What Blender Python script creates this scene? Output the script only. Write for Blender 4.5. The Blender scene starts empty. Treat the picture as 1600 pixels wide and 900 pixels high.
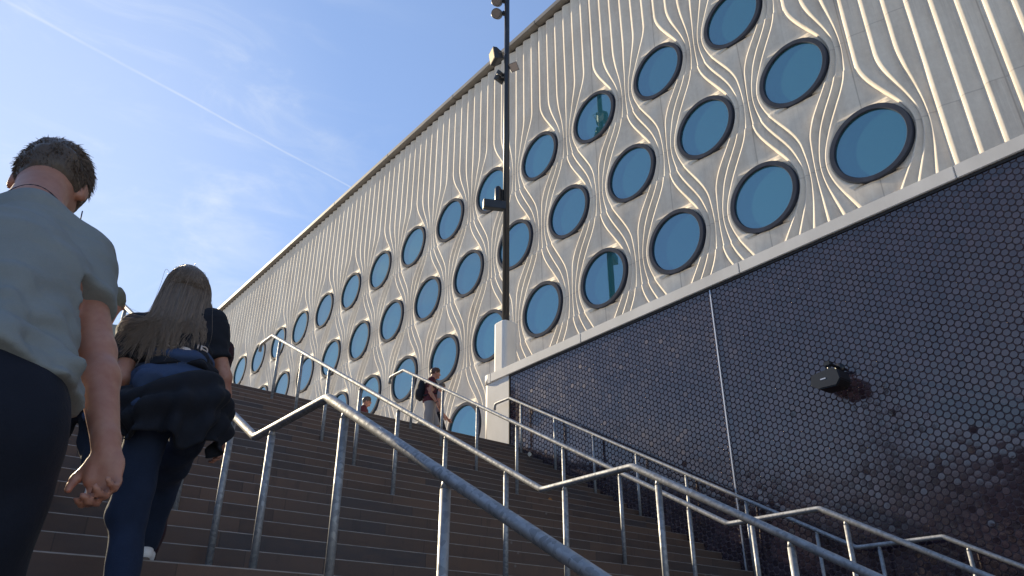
import bpy, bmesh, math, random
import numpy as np
from mathutils import Vector, Matrix
R = math.radians
random.seed(7); rng = np.random.default_rng(7)
scn = bpy.context.scene
C = scn.collection

# ------------------------------------------------------------------ camera, sky, sun, exposure
PITCH, HEAD = R(26.945), R(39.105)
cam = bpy.data.cameras.new('camera'); cam.sensor_width = 36; cam.lens = 36 * 1202 / 1600
cam.clip_start = 0.05; cam.clip_end = 5000
cam_o = bpy.data.objects.new('camera', cam); C.objects.link(cam_o)
cam_o.location = (0, 0, 0); cam_o.rotation_euler = (R(90) + PITCH, 0, -HEAD)
scn.camera = cam_o

SUN_AZ, SUN_EL = R(-7.0), R(26)            # azimuth measured from +Y towards +X
sdir = Vector((math.sin(SUN_AZ) * math.cos(SUN_EL), math.cos(SUN_AZ) * math.cos(SUN_EL), math.sin(SUN_EL)))
sun = bpy.data.lights.new('sun', 'SUN'); sun.energy = 5.0; sun.angle = R(0.53); sun.color = (1.0, 0.83, 0.56)
sun_o = bpy.data.objects.new('sun', sun); C.objects.link(sun_o)
sun_o.rotation_euler = (-sdir).to_track_quat('-Z', 'Y').to_euler()

scn.view_settings.view_transform = 'Standard'; scn.view_settings.look = 'None'
scn.view_settings.gamma = 1; scn.view_settings.use_curve_mapping = False
scn.view_settings.exposure = 0.92

FW = np.array([math.sin(HEAD) * math.cos(PITCH), math.cos(HEAD) * math.cos(PITCH), math.sin(PITCH)])
RT = np.array([math.cos(HEAD), -math.sin(HEAD), 0.0]); UP = np.cross(RT, FW)
def ray(px, py):
    return FW + RT * (px - 800) / 1202 - UP * (py - 450) / 1202
def at(px, py, Y):
    r = ray(px, py); return r * Y / r[1]
def atX(px, py, X):
    r = ray(px, py); return r * X / r[0]
def nrm(v):
    v = np.asarray(v, float); return v / np.linalg.norm(v)

world = bpy.data.worlds.new('World'); scn.world = world; world.use_nodes = True
wt = world.node_tree; wt.nodes.clear()
class NB:
    """small node builder"""
    def __init__(s, tree): s.t = tree
    def n(s, kind, **kw):
        nd = s.t.nodes.new(kind)
        for k, v in kw.items():
            if k.startswith('i_'):
                key = k[2:]; key = int(key) if key.isdigit() else key.replace('_', ' ')
                s.set(nd.inputs[key], v)
            else: setattr(nd, k, v)
        return nd
    def set(s, sock, v):
        if isinstance(v, bpy.types.NodeSocket): s.t.links.new(v, sock)
        else: sock.default_value = v
    def math(s, op, a, b=None, c=None, clamp=False):
        nd = s.t.nodes.new('ShaderNodeMath'); nd.operation = op; nd.use_clamp = clamp
        s.set(nd.inputs[0], a)
        if b is not None: s.set(nd.inputs[1], b)
        if c is not None: s.set(nd.inputs[2], c)
        return nd.outputs[0]
    def mapr(s, v, a, b, c=0.0, d=1.0, smooth=False):
        nd = s.t.nodes.new('ShaderNodeMapRange'); nd.interpolation_type = 'SMOOTHSTEP' if smooth else 'LINEAR'
        s.set(nd.inputs[0], v)
        for i, x in zip((1, 2, 3, 4), (a, b, c, d)): s.set(nd.inputs[i], x)
        return nd.outputs[0]
    def dot(s, v, w):
        nd = s.t.nodes.new('ShaderNodeVectorMath'); nd.operation = 'DOT_PRODUCT'
        s.set(nd.inputs[0], v); s.set(nd.inputs[1], tuple(w)); return nd.outputs['Value']
    def noise(s, vec, scale, detail=4, rough=0.55, dist=0.0):
        nd = s.t.nodes.new('ShaderNodeTexNoise'); s.set(nd.inputs['Vector'], vec)
        s.set(nd.inputs['Scale'], scale); nd.inputs['Detail'].default_value = detail
        nd.inputs['Roughness'].default_value = rough; nd.inputs['Distortion'].default_value = dist
        return nd.outputs['Fac']
    def vscale(s, v, sc, loc=(0, 0, 0), rot=(0, 0, 0)):
        nd = s.t.nodes.new('ShaderNodeMapping'); s.set(nd.inputs[0], v)
        nd.inputs['Scale'].default_value = sc; nd.inputs['Location'].default_value = loc; nd.inputs['Rotation'].default_value = rot
        return nd.outputs[0]
    def mix(s, f, a, b, typ='RGBA', blend='MIX'):
        nd = s.t.nodes.new('ShaderNodeMix'); nd.data_type = typ
        if typ == 'RGBA':
            nd.blend_type = blend; s.set(nd.inputs[0], f); s.set(nd.inputs[6], a); s.set(nd.inputs[7], b); return nd.outputs[2]
        s.set(nd.inputs[0], f); s.set(nd.inputs[2], a); s.set(nd.inputs[3], b); return nd.outputs[0]
def col(*c): return tuple(c) + (1.0,)

w = NB(wt)
sky = w.n('ShaderNodeTexSky', sky_type='NISHITA', sun_disc=False, sun_elevation=SUN_EL, sun_rotation=SUN_AZ,
          air_density=1.0, dust_density=0.1, ozone_density=2.8, altitude=10)
gen = w.n('ShaderNodeTexCoord').outputs['Generated']
sh = Vector((sdir.x, sdir.y, 0)).normalized()
near = w.mapr(w.dot(gen, sdir), 0.70, 1.0, 0.0, 1.0, True)
wide = w.mapr(w.dot(gen, sdir), 0.80, 0.99, 0.0, 1.0, True)
# thin cirrus
wp = w.vscale(gen, (5, 5, 11), rot=(0.35, 0.2, 0.9))
c1 = w.mapr(w.noise(wp, 1.1, 7, 0.62, 0.9), 0.47, 0.78, 0, 1, True)
c2 = w.mapr(w.noise(w.vscale(gen, (2.2, 9, 14), rot=(0.5, 0.0, 0.75)), 1.3, 6, 0.6, 0.6), 0.48, 0.80, 0, 1, True)
cl = w.math('MULTIPLY', w.math('ADD', c1, w.math('MULTIPLY', c2, 0.8)), w.math('ADD', w.math('MULTIPLY', wide, 0.8), 0.02), clamp=True)
# contrail: a thin great-circle streak
d1, d2 = nrm(ray(40, 18)), nrm(ray(548, 293)); pn = nrm(np.cross(d1, d2)); mid = nrm(d1 + d2)
along = w.dot(gen, nrm(d2 - d1))
wob = w.math('MULTIPLY', w.math('SUBTRACT', w.noise(gen, 9, 2), 0.5), 0.004)
dist = w.math('ABSOLUTE', w.math('ADD', w.dot(gen, pn), wob))
wid = w.mapr(along, -0.35, 0.30, 0.0034, 0.0012)
trail = w.math('SUBTRACT', 1.0, w.mapr(w.math('DIVIDE', dist, wid), 0.0, 1.0, 0, 1, True))
trail = w.math('MULTIPLY', trail, w.mapr(w.dot(gen, mid), 0.7, 0.8))
trail = w.math('MULTIPLY', trail, w.mapr(w.noise(gen, 16, 3), 0.30, 0.62, 0.25, 0.85))
trail = w.math('MULTIPLY', trail, w.mapr(along, -0.36, -0.14, 0.25, 1.0))
def tint(l, c):
    nd = w.n('ShaderNodeCombineColor', i_0=l * c[0], i_1=l * c[1], i_2=l * c[2]); return nd.outputs[0]
veil = tint(3.5, (0.62, 0.90, 1.58))            # thin high veil of ice cloud, denser towards the sun
skyc = w.mix(w.math('ADD', w.math('MULTIPLY', w.mapr(w.dot(gen, sdir), 0.5, 1.0, 0, 1), 0.55), 0.14), sky.outputs[0], veil)
white = tint(5.2, (0.93, 1.0, 1.08))
skyc = w.mix(w.math('MULTIPLY', cl, 0.55), skyc, white)
glow = tint(8.0, (0.97, 1.0, 1.04))
skyc = w.mix(w.math('MULTIPLY', w.mapr(w.dot(gen, sdir), 0.86, 1.0, 0, 1, True), 0.18), skyc, glow)
skyc = w.mix(w.math('MULTIPLY', trail, 0.45), skyc, white)
bg = w.n('ShaderNodeBackground'); w.set(bg.inputs[0], skyc); bg.inputs[1].default_value = 0.094
wo = w.n('ShaderNodeOutputWorld'); wt.links.new(bg.outputs[0], wo.inputs[0])

# ------------------------------------------------------------------ materials
def mat(name, base=(0.5, 0.5, 0.5), rough=0.6, metal=0.0, ior=1.5, build=None, spec=0.5):
    m = bpy.data.materials.new(name); m.use_nodes = True; t = m.node_tree; t.nodes.clear()
    b = NB(t); p = b.n('ShaderNodeBsdfPrincipled'); o = b.n('ShaderNodeOutputMaterial'); t.links.new(p.outputs[0], o.inputs[0])
    p.inputs['Base Color'].default_value = col(*base); p.inputs['Roughness'].default_value = rough
    p.inputs['Metallic'].default_value = metal; p.inputs['IOR'].default_value = ior; p.inputs['Specular IOR Level'].default_value = spec
    if build:
        oc = b.n('ShaderNodeTexCoord').outputs['Object']; build(b, p, oc)
    return m
def bump(b, p, h, strength=0.3, dist=0.01):
    nd = b.n('ShaderNodeBump'); b.set(nd.inputs['Height'], h); nd.inputs['Strength'].default_value = strength; nd.inputs['Distance'].default_value = dist
    b.t.links.new(nd.outputs[0], p.inputs['Normal'])
def varied(c, amt=0.25, scale=6.0, bs=0.2, bscale=60.0, stretch=(1, 1, 1), bdist=0.004, rv=0.0, r0=0.6):
    lo = tuple(x * (1 - amt) for x in c); hi = tuple(min(1, x * (1 + amt)) for x in c)
    def f(b, p, oc):
        v = b.vscale(oc, stretch)
        n = b.noise(v, scale, 6, 0.6)
        b.set(p.inputs['Base Color'], b.mix(b.mapr(n, 0.3, 0.7), col(*lo), col(*hi)))
        if bs: bump(b, p, b.noise(v, bscale, 3), bs, bdist)
        if rv: b.set(p.inputs['Roughness'], b.mapr(n, 0.3, 0.7, r0 - rv, r0 + rv))
    return f

D = 12.5; PIT = 0.1856 * D; RIB = PIT / 6
ROWS = [(0.5657 * D, 1.116 * D, range(0, 17)), (0.4729 * D, 0.913 * D, range(0, 16)), (0.3801 * D, 0.711 * D, range(0, 15)), (0.4729 * D, 0.509 * D, range(1, 14))]
def concrete_build(b, p, oc):
    sx = b.n('ShaderNodeSeparateXYZ', i_0=oc)
    y, z = sx.outputs[1], sx.outputs[2]
    n1 = b.noise(oc, 0.55, 6, 0.6); n2 = b.noise(b.vscale(oc, (3, 3, 0.45)), 1.3, 6, 0.65); n3 = b.noise(oc, 9, 5, 0.7)
    f = b.math('ADD', b.math('MULTIPLY', n1, 0.35), b.math('ADD', b.math('MULTIPLY', n2, 0.4), b.math('MULTIPLY', n3, 0.25)))
    c = b.mix(b.mapr(f, 0.38, 0.62), col(0.60, 0.53, 0.45), col(0.785, 0.72, 0.63))
    # precast panel joints: upright at every second row of windows, level with the window rows
    ym = b.math('PINGPONG', b.math('SUBTRACT', y, ROWS[0][0] - 50 * PIT), PIT / 2)
    sv = b.mapr(ym, 0.004, 0.016, 1, 0)
    sh_ = None
    for _, zz, _k in ROWS[:3]:
        q = b.mapr(b.math('ABSOLUTE', b.math('SUBTRACT', z, zz)), 0.005, 0.016, 1, 0)
        sh_ = q if sh_ is None else b.math('MAXIMUM', sh_, q)
    seam = b.math('MAXIMUM', b.math('MULTIPLY', sv, 0.45), b.math('MULTIPLY', sh_, 0.32))
    c = b.mix(seam, c, col(0.21, 0.165, 0.14))
    # rusty run-off near the level joints
    q2 = None
    for _, zz, _k in ROWS[:3]:
        q = b.mapr(b.math('SUBTRACT', zz, z), 0.0, 0.55, 1, 0); q = b.math('MULTIPLY', q, b.math('GREATER_THAN', zz, z))
        q2 = q if q2 is None else b.math('MAXIMUM', q2, q)
    stain = b.math('MULTIPLY', q2, b.mapr(b.noise(b.vscale(oc, (1, 7, 0.35)), 1.7, 4), 0.52, 0.72))
    c = b.mix(b.math('MULTIPLY', stain, 0.35), c, col(0.36, 0.27, 0.22))
    run = b.math('MULTIPLY', b.mapr(b.noise(b.vscale(oc, (1, 5.5, 0.22)), 1.5, 6, 0.7), 0.54, 0.74), b.mapr(b.noise(oc, 0.3, 3), 0.38, 0.62))
    c = b.mix(b.math('MULTIPLY', run, 0.45), c, col(0.33, 0.29, 0.25))
    b.set(p.inputs['Base Color'], c)
    bump(b, p, b.noise(oc, 38, 5, 0.7), 0.18, 0.006)
M = {}
M['concrete'] = mat('pale_concrete', rough=0.78, build=concrete_build, spec=0.3)
M['concrete_plain'] = mat('plain_concrete', rough=0.7, build=varied((0.68, 0.655, 0.625), 0.10, 1.6, 0.15, 45, (1, 1, 0.5)))
M['coping'] = mat('coping_metal', rough=0.6, metal=0.2, build=varied((0.22, 0.21, 0.20), 0.15, 2.0, 0))
M['dark_gap'] = mat('dark_gap', (0.03, 0.027, 0.027), 0.8)
M['frame'] = mat('window_frame_metal', rough=0.8, build=varied((0.045, 0.054, 0.078), 0.2, 3.0, 0), spec=0.05)
def glass_build(b, p, oc):
    rnd = b.n('ShaderNodeObjectInfo').outputs['Random']
    b.set(p.inputs['Base Color'], b.mix(rnd, col(0.011, 0.072, 0.105), col(0.028, 0.125, 0.155)))
    b.set(p.inputs['Roughness'], b.mapr(b.noise(oc, 2.5, 4), 0.35, 0.75, 0.015, 0.06))
    bump(b, p, b.noise(b.vscale(oc, (1, 1, 1), loc=(3, 1, 2)), 0.9, 2), 0.06, 0.02)
M['glass'] = mat('window_glass', (0.02, 0.08, 0.1), 0.02, ior=3.0, build=glass_build)
M['glass'].node_tree.nodes['Principled BSDF'].inputs['Specular Tint'].default_value = (0.72, 0.93, 1.0, 1)
def tile_build(b, p, oc):
    n = b.noise(oc, 1.3, 4)
    geo = b.n('ShaderNodeNewGeometry').outputs['Random Per Island']
    c = b.mix(geo, col(0.012, 0.009, 0.018), col(0.034, 0.024, 0.038))
    n2 = b.noise(oc, 0.45, 5, 0.6)
    c = b.mix(b.mapr(n2, 0.42, 0.68, 0, 0.6), c, col(0.040, 0.028, 0.034))
    b.set(p.inputs['Base Color'], c)
    dull = b.math('MULTIPLY', b.math('GREATER_THAN', geo, 0.97), 0.05)
    b.set(p.inputs['Roughness'], b.math('ADD', dull, b.math('ADD', b.mapr(n2, 0.35, 0.65, 0.05, 0.17), b.math('MULTIPLY', geo, 0.06))))
    bump(b, p, b.noise(oc, 30, 2), 0.12, 0.004)
M['tile'] = mat('glazed_dark_tile', rough=0.08, ior=2.05, build=tile_build)
M['tile'].node_tree.nodes['Principled BSDF'].inputs['Specular Tint'].default_value = (1.0, 0.83, 0.76, 1)
M['grout'] = mat('grout', rough=0.8, build=varied((0.105, 0.075, 0.082), 0.3, 2.5, 0.2, 90))
def steel_build(b, p, oc):
    n = b.noise(oc, 5, 5, 0.65); v = b.n('ShaderNodeTexVoronoi', i_Vector=oc, i_Scale=45.0).outputs['Color']
    vv = b.n('ShaderNodeSeparateColor', i_0=v).outputs[0]
    f = b.math('ADD', b.math('MULTIPLY', n, 0.6), b.math('MULTIPLY', vv, 0.4))
    b.set(p.inputs['Base Color'], b.mix(b.mapr(f, 0.3, 0.72), col(0.27, 0.28, 0.30), col(0.42, 0.43, 0.45)))
    b.set(p.inputs['Roughness'], b.mapr(f, 0.3, 0.7, 0.70, 0.56))
    bump(b, p, b.noise(oc, 70, 3), 0.10, 0.003)
M['steel'] = mat('galvanised_steel', rough=0.5, metal=0.6, build=steel_build)
M['strip'] = mat('joint_strip_metal', rough=0.4, metal=0.8, build=varied((0.55, 0.55, 0.58), 0.1, 3, 0))
RISE = 3.726 / 23; RUN = RISE / 0.547; ZL = 0.494; ZT = 4.22; YT = 11.85; Y1 = YT - 22 * RUN; Y0 = 3.98
def stair_build(b, p, oc):
    sx = b.n('ShaderNodeSeparateXYZ', i_0=oc); x, y, z = sx.outputs
    row = b.math('FLOOR', b.math('DIVIDE', b.math('SUBTRACT', z, ZL + 0.0015), RISE))
    off = b.n('ShaderNodeTexWhiteNoise', noise_dimensions='1D', i_W=row).outputs['Value']
    leng = b.mapr(off, 0, 1, 0.55, 0.95)
    xi = b.math('ADD', b.math('DIVIDE', x, leng), b.math('MULTIPLY', off, 37.0))
    cell = b.math('FLOOR', xi); fr = b.math('FRACT', xi)
    rnd = b.n('ShaderNodeTexWhiteNoise', noise_dimensions='2D', i_Vector=b.n('ShaderNodeCombineXYZ', i_0=cell, i_1=row).outputs[0])
    r1 = rnd.outputs['Value']; r2 = b.n('ShaderNodeSeparateColor', i_0=rnd.outputs['Color']).outputs[1]
    n = b.noise(b.vscale(oc, (1.2, 1.2, 4)), 3.2, 7, 0.68)
    c = b.mix(r1, col(0.064, 0.037, 0.027), col(0.138, 0.075, 0.046))
    c = b.mix(b.math('MULTIPLY', b.math('GREATER_THAN', r2, 0.86), 0.75), c, col(0.040, 0.036, 0.040))
    c = b.mix(b.mapr(n, 0.32, 0.7, 0.0, 0.55), c, col(0.145, 0.088, 0.060))
    c = b.mix(b.mapr(b.noise(oc, 0.7, 5), 0.42, 0.66, 0, 0.5), c, col(0.062, 0.050, 0.046))
    drip = b.math('MULTIPLY', b.mapr(b.noise(b.vscale(oc, (5, 0.2, 0.9)), 1.6, 5, 0.65), 0.55, 0.75), b.mapr(b.noise(oc, 0.45, 3), 0.4, 0.6))
    c = b.mix(b.math('MULTIPLY', drip, 0.55), c, col(0.028, 0.022, 0.020))
    gum = b.n('ShaderNodeTexVoronoi', i_Vector=oc, i_Scale=3.1).outputs['Distance']
    c = b.mix(b.math('MULTIPLY', b.mapr(gum, 0.045, 0.065, 1, 0), 0.6), c, col(0.20, 0.17, 0.15))
    joint = b.math('MAXIMUM', b.mapr(fr, 0.0, 0.008, 1, 0), b.mapr(fr, 0.992, 1.0, 0, 1))
    c = b.mix(b.math('MULTIPLY', joint, 0.6), c, col(0.02, 0.018, 0.018))
    b.set(p.inputs['Base Color'], c)
    b.set(p.inputs['Roughness'], b.mapr(n, 0.3, 0.7, 0.55, 0.75))
    bump(b, p, b.math('ADD', b.noise(oc, 55, 5, 0.7), b.math('MULTIPLY', joint, -0.8)), 0.35, 0.006)
M['stair'] = mat('dark_stone_stairs', rough=0.62, build=stair_build)
M['nosing'] = mat('skylit_stone_edge', rough=0.5, build=varied((0.27, 0.22, 0.18), 0.3, 9, 0.3, 60))  # paler colour paints in the skylight caught along the step edges
M['paving'] = mat('grey_paving', rough=0.75, build=varied((0.43, 0.40, 0.365), 0.15, 0.9, 0.2, 30))
M['asphalt'] = mat('ground_paving', rough=0.85, build=varied((0.36, 0.335, 0.31), 0.2, 0.3, 0.2, 20))
M['post_black'] = mat('dark_painted_metal', rough=0.38, build=varied((0.022, 0.024, 0.030), 0.2, 4, 0.05, 80))
M['black'] = mat('black_plastic', rough=0.35, build=varied((0.012, 0.012, 0.015), 0.2, 12, 0.05, 120))
M['lamp_grey'] = mat('lamp_grey_metal', rough=0.4, metal=0.3, build=varied((0.14, 0.14, 0.15), 0.2, 8, 0))
M['sunlit_lamp_glass'] = mat('sunlit_lamp_glass', (0.78, 0.58, 0.30), 0.35)  # amber base colour stands in for low sun reflected by the floodlight glass
M['lens_dim'] = mat('lamp_lens', (0.30, 0.26, 0.25), 0.25, metal=0.4)
def skin(c):
    def f(b, p, oc):
        n = b.noise(oc, 14, 5, 0.6); n2 = b.noise(oc, 60, 3)
        b.set(p.inputs['Base Color'], b.mix(b.mapr(b.math('ADD', b.math('MULTIPLY', n, 0.7), b.math('MULTIPLY', n2, 0.3)), 0.3, 0.7), col(c[0] * 0.80, c[1] * 0.66, c[2] * 0.64), col(c[0] * 1.14, c[1] * 1.25, c[2] * 1.25)))
        bump(b, p, n2, 0.12, 0.003)
        p.inputs['Subsurface Weight'].default_value = 0.12; p.inputs['Subsurface Radius'].default_value = (0.01, 0.004, 0.002)
    return f
M['skin'] = mat('skin', rough=0.5, build=skin((0.40, 0.19, 0.135)))
def cloth(c, amt=0.18, weave=420):
    def f(b, p, oc):
        n = b.noise(oc, 7, 6, 0.6); wv = b.noise(oc, weave, 2, 0.5)
        b.set(p.inputs['Base Color'], b.mix(b.mapr(b.math('ADD', b.math('MULTIPLY', n, 0.7), b.math('MULTIPLY', wv, 0.3)), 0.3, 0.7), col(*[x * (1 - amt) for x in c]), col(*[x * (1 + amt) for x in c])))
        bump(b, p, b.math('ADD', b.noise(oc, 26, 4, 0.6, 0.4), b.math('MULTIPLY', wv, 0.25)), 0.35, 0.008)
        p.inputs['Sheen Weight'].default_value = 0.03
    return f
def clothmat(name, c, **k): return mat(name, rough=0.88, build=cloth(c, **k), spec=0.2)
M['grey_tee'] = clothmat('grey_green_jersey', (0.225, 0.245, 0.25), amt=0.10)
M['navy'] = clothmat('dark_navy_cloth', (0.012, 0.015, 0.026))
M['black_tee'] = clothmat('black_jersey', (0.014, 0.016, 0.024))
M['denim'] = clothmat('denim', (0.016, 0.026, 0.056), amt=0.25)
M['blue_sweat'] = clothmat('blue_sweatshirt', (0.04, 0.065, 0.135), amt=0.15)
M['maroon'] = clothmat('maroon_cloth', (0.085, 0.022, 0.030))
M['maroon_dark'] = clothmat('dark_maroon_cloth', (0.035, 0.014, 0.020))
M['beige'] = clothmat('beige_jersey', (0.33, 0.31, 0.265), amt=0.08)
M['olive'] = clothmat('olive_cap_cloth', (0.15, 0.145, 0.115))
M['grey_short'] = clothmat('grey_shorts_cloth', (0.27, 0.25, 0.25), amt=0.1)
M['grey_top'] = clothmat('grey_top_cloth', (0.20, 0.21, 0.25), amt=0.1)
M['white_shoe'] = mat('white_trainer', rough=0.55, build=varied((0.72, 0.70, 0.70), 0.08, 9, 0.1, 80))
M['dark_shoe'] = mat('dark_trainer', rough=0.6, build=varied((0.03, 0.03, 0.035), 0.2, 9, 0.1, 80))
M['sole'] = mat('shoe_sole', rough=0.8, build=varied((0.16, 0.12, 0.10), 0.2, 20, 0.2, 90))
M['print'] = mat('shirt_print', rough=0.7, build=varied((0.66, 0.56, 0.52), 0.12, 30, 0.1, 200))
def hairmat(name, lo, hi):
    def f(b, p, oc):
        a = b.n('ShaderNodeAttribute', attribute_name='tone').outputs['Fac']
        n = b.noise(b.vscale(oc, (90, 90, 6)), 1.0, 3)
        f_ = b.math('ADD', b.math('MULTIPLY', a, 0.75), b.math('MULTIPLY', n, 0.25))
        b.set(p.inputs['Base Color'], b.mix(f_, col(*lo), col(*hi)))
        bump(b, p, n, 0.5, 0.006)
    return mat(name, rough=0.42, build=f, spec=0.4)
M['hair_brown'] = hairmat('short_brown_hair', (0.075, 0.055, 0.043), (0.18, 0.128, 0.092))
M['hair_ash'] = hairmat('long_ash_blond_hair', (0.060, 0.045, 0.036), (0.36, 0.27, 0.21))
M['hair_red'] = hairmat('auburn_hair', (0.05, 0.02, 0.012), (0.16, 0.07, 0.04))
M['eye'] = mat('eye', (0.05, 0.04, 0.04), 0.15)
M['leafmat'] = mat('leaf_green', rough=0.6, build=lambda b, p, oc: b.set(p.inputs['Base Color'], b.mix(b.n('ShaderNodeNewGeometry').outputs['Random Per Island'], col(0.03, 0.05, 0.018), col(0.11, 0.10, 0.04))))
M['bark'] = mat('bark', rough=0.9, build=varied((0.09, 0.07, 0.055), 0.3, 5, 0.5, 30, (1, 1, 0.2)))
M['brick'] = mat('dark_brick', rough=0.85, build=lambda b, p, oc: b.set(p.inputs['Base Color'], b.n('ShaderNodeTexBrick', i_Vector=b.vscale(oc, (1, 1, 1), rot=(R(90), 0, R(90))), i_Color1=col(0.09, 0.055, 0.045), i_Color2=col(0.06, 0.04, 0.035), i_Mortar=col(0.10, 0.09, 0.08), i_Scale=4.0).outputs[0]))
M['roofing'] = mat('dark_roofing', rough=0.8, build=varied((0.05, 0.048, 0.05), 0.2, 2, 0.2, 20))
M['pane'] = mat('dark_pane', (0.02, 0.025, 0.03), 0.05)
M['dry_leaf'] = mat('dry_orange_leaf', rough=0.6, build=varied((0.42, 0.17, 0.04), 0.3, 40, 0.3, 90))
M['litter'] = mat('pale_paper', rough=0.7, build=varied((0.55, 0.50, 0.42), 0.15, 30, 0.2, 90))

# ------------------------------------------------------------------ object helpers
def link(name, me, m=None, parent=None):
    o = bpy.data.objects.new(name, me); C.objects.link(o)
    if m is not None and me is not None:
        for mm in (m if isinstance(m, (list, tuple)) else [m]): me.materials.append(mm)
    if parent is not None: o.parent = parent
    return o
def tag(o, label=None, cat=None, group=None, kind=None):
    if label: o['label'] = label
    if cat: o['category'] = cat
    if group: o['group'] = group
    if kind: o['kind'] = kind
    return o
def empty(name, loc, label, cat, group=None):
    o = bpy.data.objects.new(name, None); C.objects.link(o); o.location = loc; o.empty_display_size = 0.3
    return tag(o, label, cat, group)
def npmesh(name, V, F, smooth=True, mi=None):
    V = np.asarray(V, np.float32); F = np.asarray(F, np.int32); n = F.shape[1]
    me = bpy.data.meshes.new(name); me.vertices.add(len(V)); me.vertices.foreach_set('co', V.ravel())
    me.loops.add(F.size); me.loops.foreach_set('vertex_index', F.ravel())
    me.polygons.add(len(F)); me.polygons.foreach_set('loop_start', np.arange(0, F.size, n, dtype=np.int32))
    me.polygons.foreach_set('loop_total', np.full(len(F), n, np.int32))
    if smooth: me.polygons.foreach_set('use_smooth', np.ones(len(F), bool))
    if mi is not None: me.polygons.foreach_set('material_index', np.asarray(mi, np.int32))
    me.update(calc_edges=True); me.validate(); return me
class MB:
    def __init__(s): s.bm = bmesh.new()
    def box(s, lo, hi, bev=0.0, rot=None, piv=None):
        lo, hi = Vector(lo), Vector(hi); c = (lo + hi) / 2
        mt = Matrix.Translation(c) @ Matrix.Diagonal((*(hi - lo), 1))
        if rot is not None:
            pv = Vector(piv) if piv is not None else c
            mt = Matrix.Translation(pv) @ rot.to_4x4() @ Matrix.Translation(-pv) @ mt
        r = bmesh.ops.create_cube(s.bm, size=1, matrix=mt)
        if bev:
            es = list({e for v in r['verts'] for e in v.link_edges})
            bmesh.ops.bevel(s.bm, geom=es, offset=bev, segments=2, affect='EDGES', clamp_overlap=True)
        return s
    def cyl(s, a, b, r1, r2=None, seg=20, cap=True, smooth=True):
        a, b = Vector(a), Vector(b); r2 = r1 if r2 is None else r2
        q = (b - a).to_track_quat('Z', 'Y').to_matrix().to_4x4()
        r = bmesh.ops.create_cone(s.bm, cap_ends=cap, segments=seg, radius1=r1, radius2=r2, depth=(b - a).length, matrix=Matrix.Translation((a + b) / 2) @ q)
        for f in {f for v in r['verts'] for f in v.link_faces}:
            if len(f.verts) == 4: f.smooth = smooth
        return s
    def tube(s, pts, rad, seg=14, cap=True):
        P = [Vector(p) for p in pts]; rings = []
        rads = rad if isinstance(rad, (list, tuple)) else [rad] * len(P)
        nref = None
        for i, p in enumerate(P):
            if i == 0: t = (P[1] - P[0]).normalized(); sc = 1
            elif i == len(P) - 1: t = (P[-1] - P[-2]).normalized(); sc = 1
            else:
                t0 = (P[i] - P[i - 1]).normalized(); t1 = (P[i + 1] - P[i]).normalized(); t = (t0 + t1).normalized()
                sc = 1
            if nref is None:
                nref = t.orthogonal().normalized()
            nn = (nref - t * nref.dot(t)).normalized(); bb = t.cross(nn); nref = nn
            rings.append([s.bm.verts.new(p + (nn * math.cos(2 * math.pi * k / seg) + bb * math.sin(2 * math.pi * k / seg)) * rads[i]) for k in range(seg)])
        for a, b in zip(rings[:-1], rings[1:]):
            for k in range(seg):
                f = s.bm.faces.new((a[k], a[(k + 1) % seg], b[(k + 1) % seg], b[k])); f.smooth = True
        if cap:
            s.bm.faces.new(rings[0][::-1]); s.bm.faces.new(rings[-1])
        return s
    def poly(s, pts):
        s.bm.faces.new([s.bm.verts.new(p) for p in pts]); return s
    def lathe(s, prof, c, ax, seg=24):
        """prof: list of (radius, along axis)"""
        ax = Vector(ax).normalized(); u = ax.orthogonal().normalized(); v = ax.cross(u); c = Vector(c)
        rings = []
        for r, h in prof:
            rings.append([s.bm.verts.new(c + ax * h + (u * math.cos(2 * math.pi * k / seg) + v * math.sin(2 * math.pi * k / seg)) * r) for k in range(seg)])
        for a, b in zip(rings[:-1], rings[1:]):
            for k in range(seg):
                s.bm.faces.new((a[k], a[(k + 1) % seg], b[(k + 1) % seg], b[k])).smooth = True
        s.bm.faces.new(rings[0][::-1]); s.bm.faces.new(rings[-1])
        return s
    def build(s, name, m, parent=None, smooth_all=False):
        bmesh.ops.recalc_face_normals(s.bm, faces=s.bm.faces)
        if smooth_all:
            for f in s.bm.faces: f.smooth = True
        me = bpy.data.meshes.new(name); s.bm.to_mesh(me); s.bm.free()
        return link(name, me, m, parent)
def copy_tree(o, parent=None):
    c = o.copy(); C.objects.link(c)
    if parent is not None: c.parent = parent
    for ch in [x for x in bpy.data.objects if x.parent == o]: copy_tree(ch, c)
    return c

# ------------------------------------------------------------------ ground, stairs, plaza
XL, XW = -16.0, 9.68
NL = 22
prof = [(-400.0, None)]
pts = []
ZG = ZL - NL * RISE
# walking up: list of (y, z)
y = Y0 - (NL - 1) * RUN; z = ZG
ys = []
for k in range(NL):
    ys.append((y, z)); z2 = ZG + (k + 1) * RISE; ys.append((y, z2)); z = z2; y += RUN
y = Y1
for k in range(23):
    ys.append((y, z)); z += RISE; ys.append((y, z)); y += RUN
Yb = ys[0][0]
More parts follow.
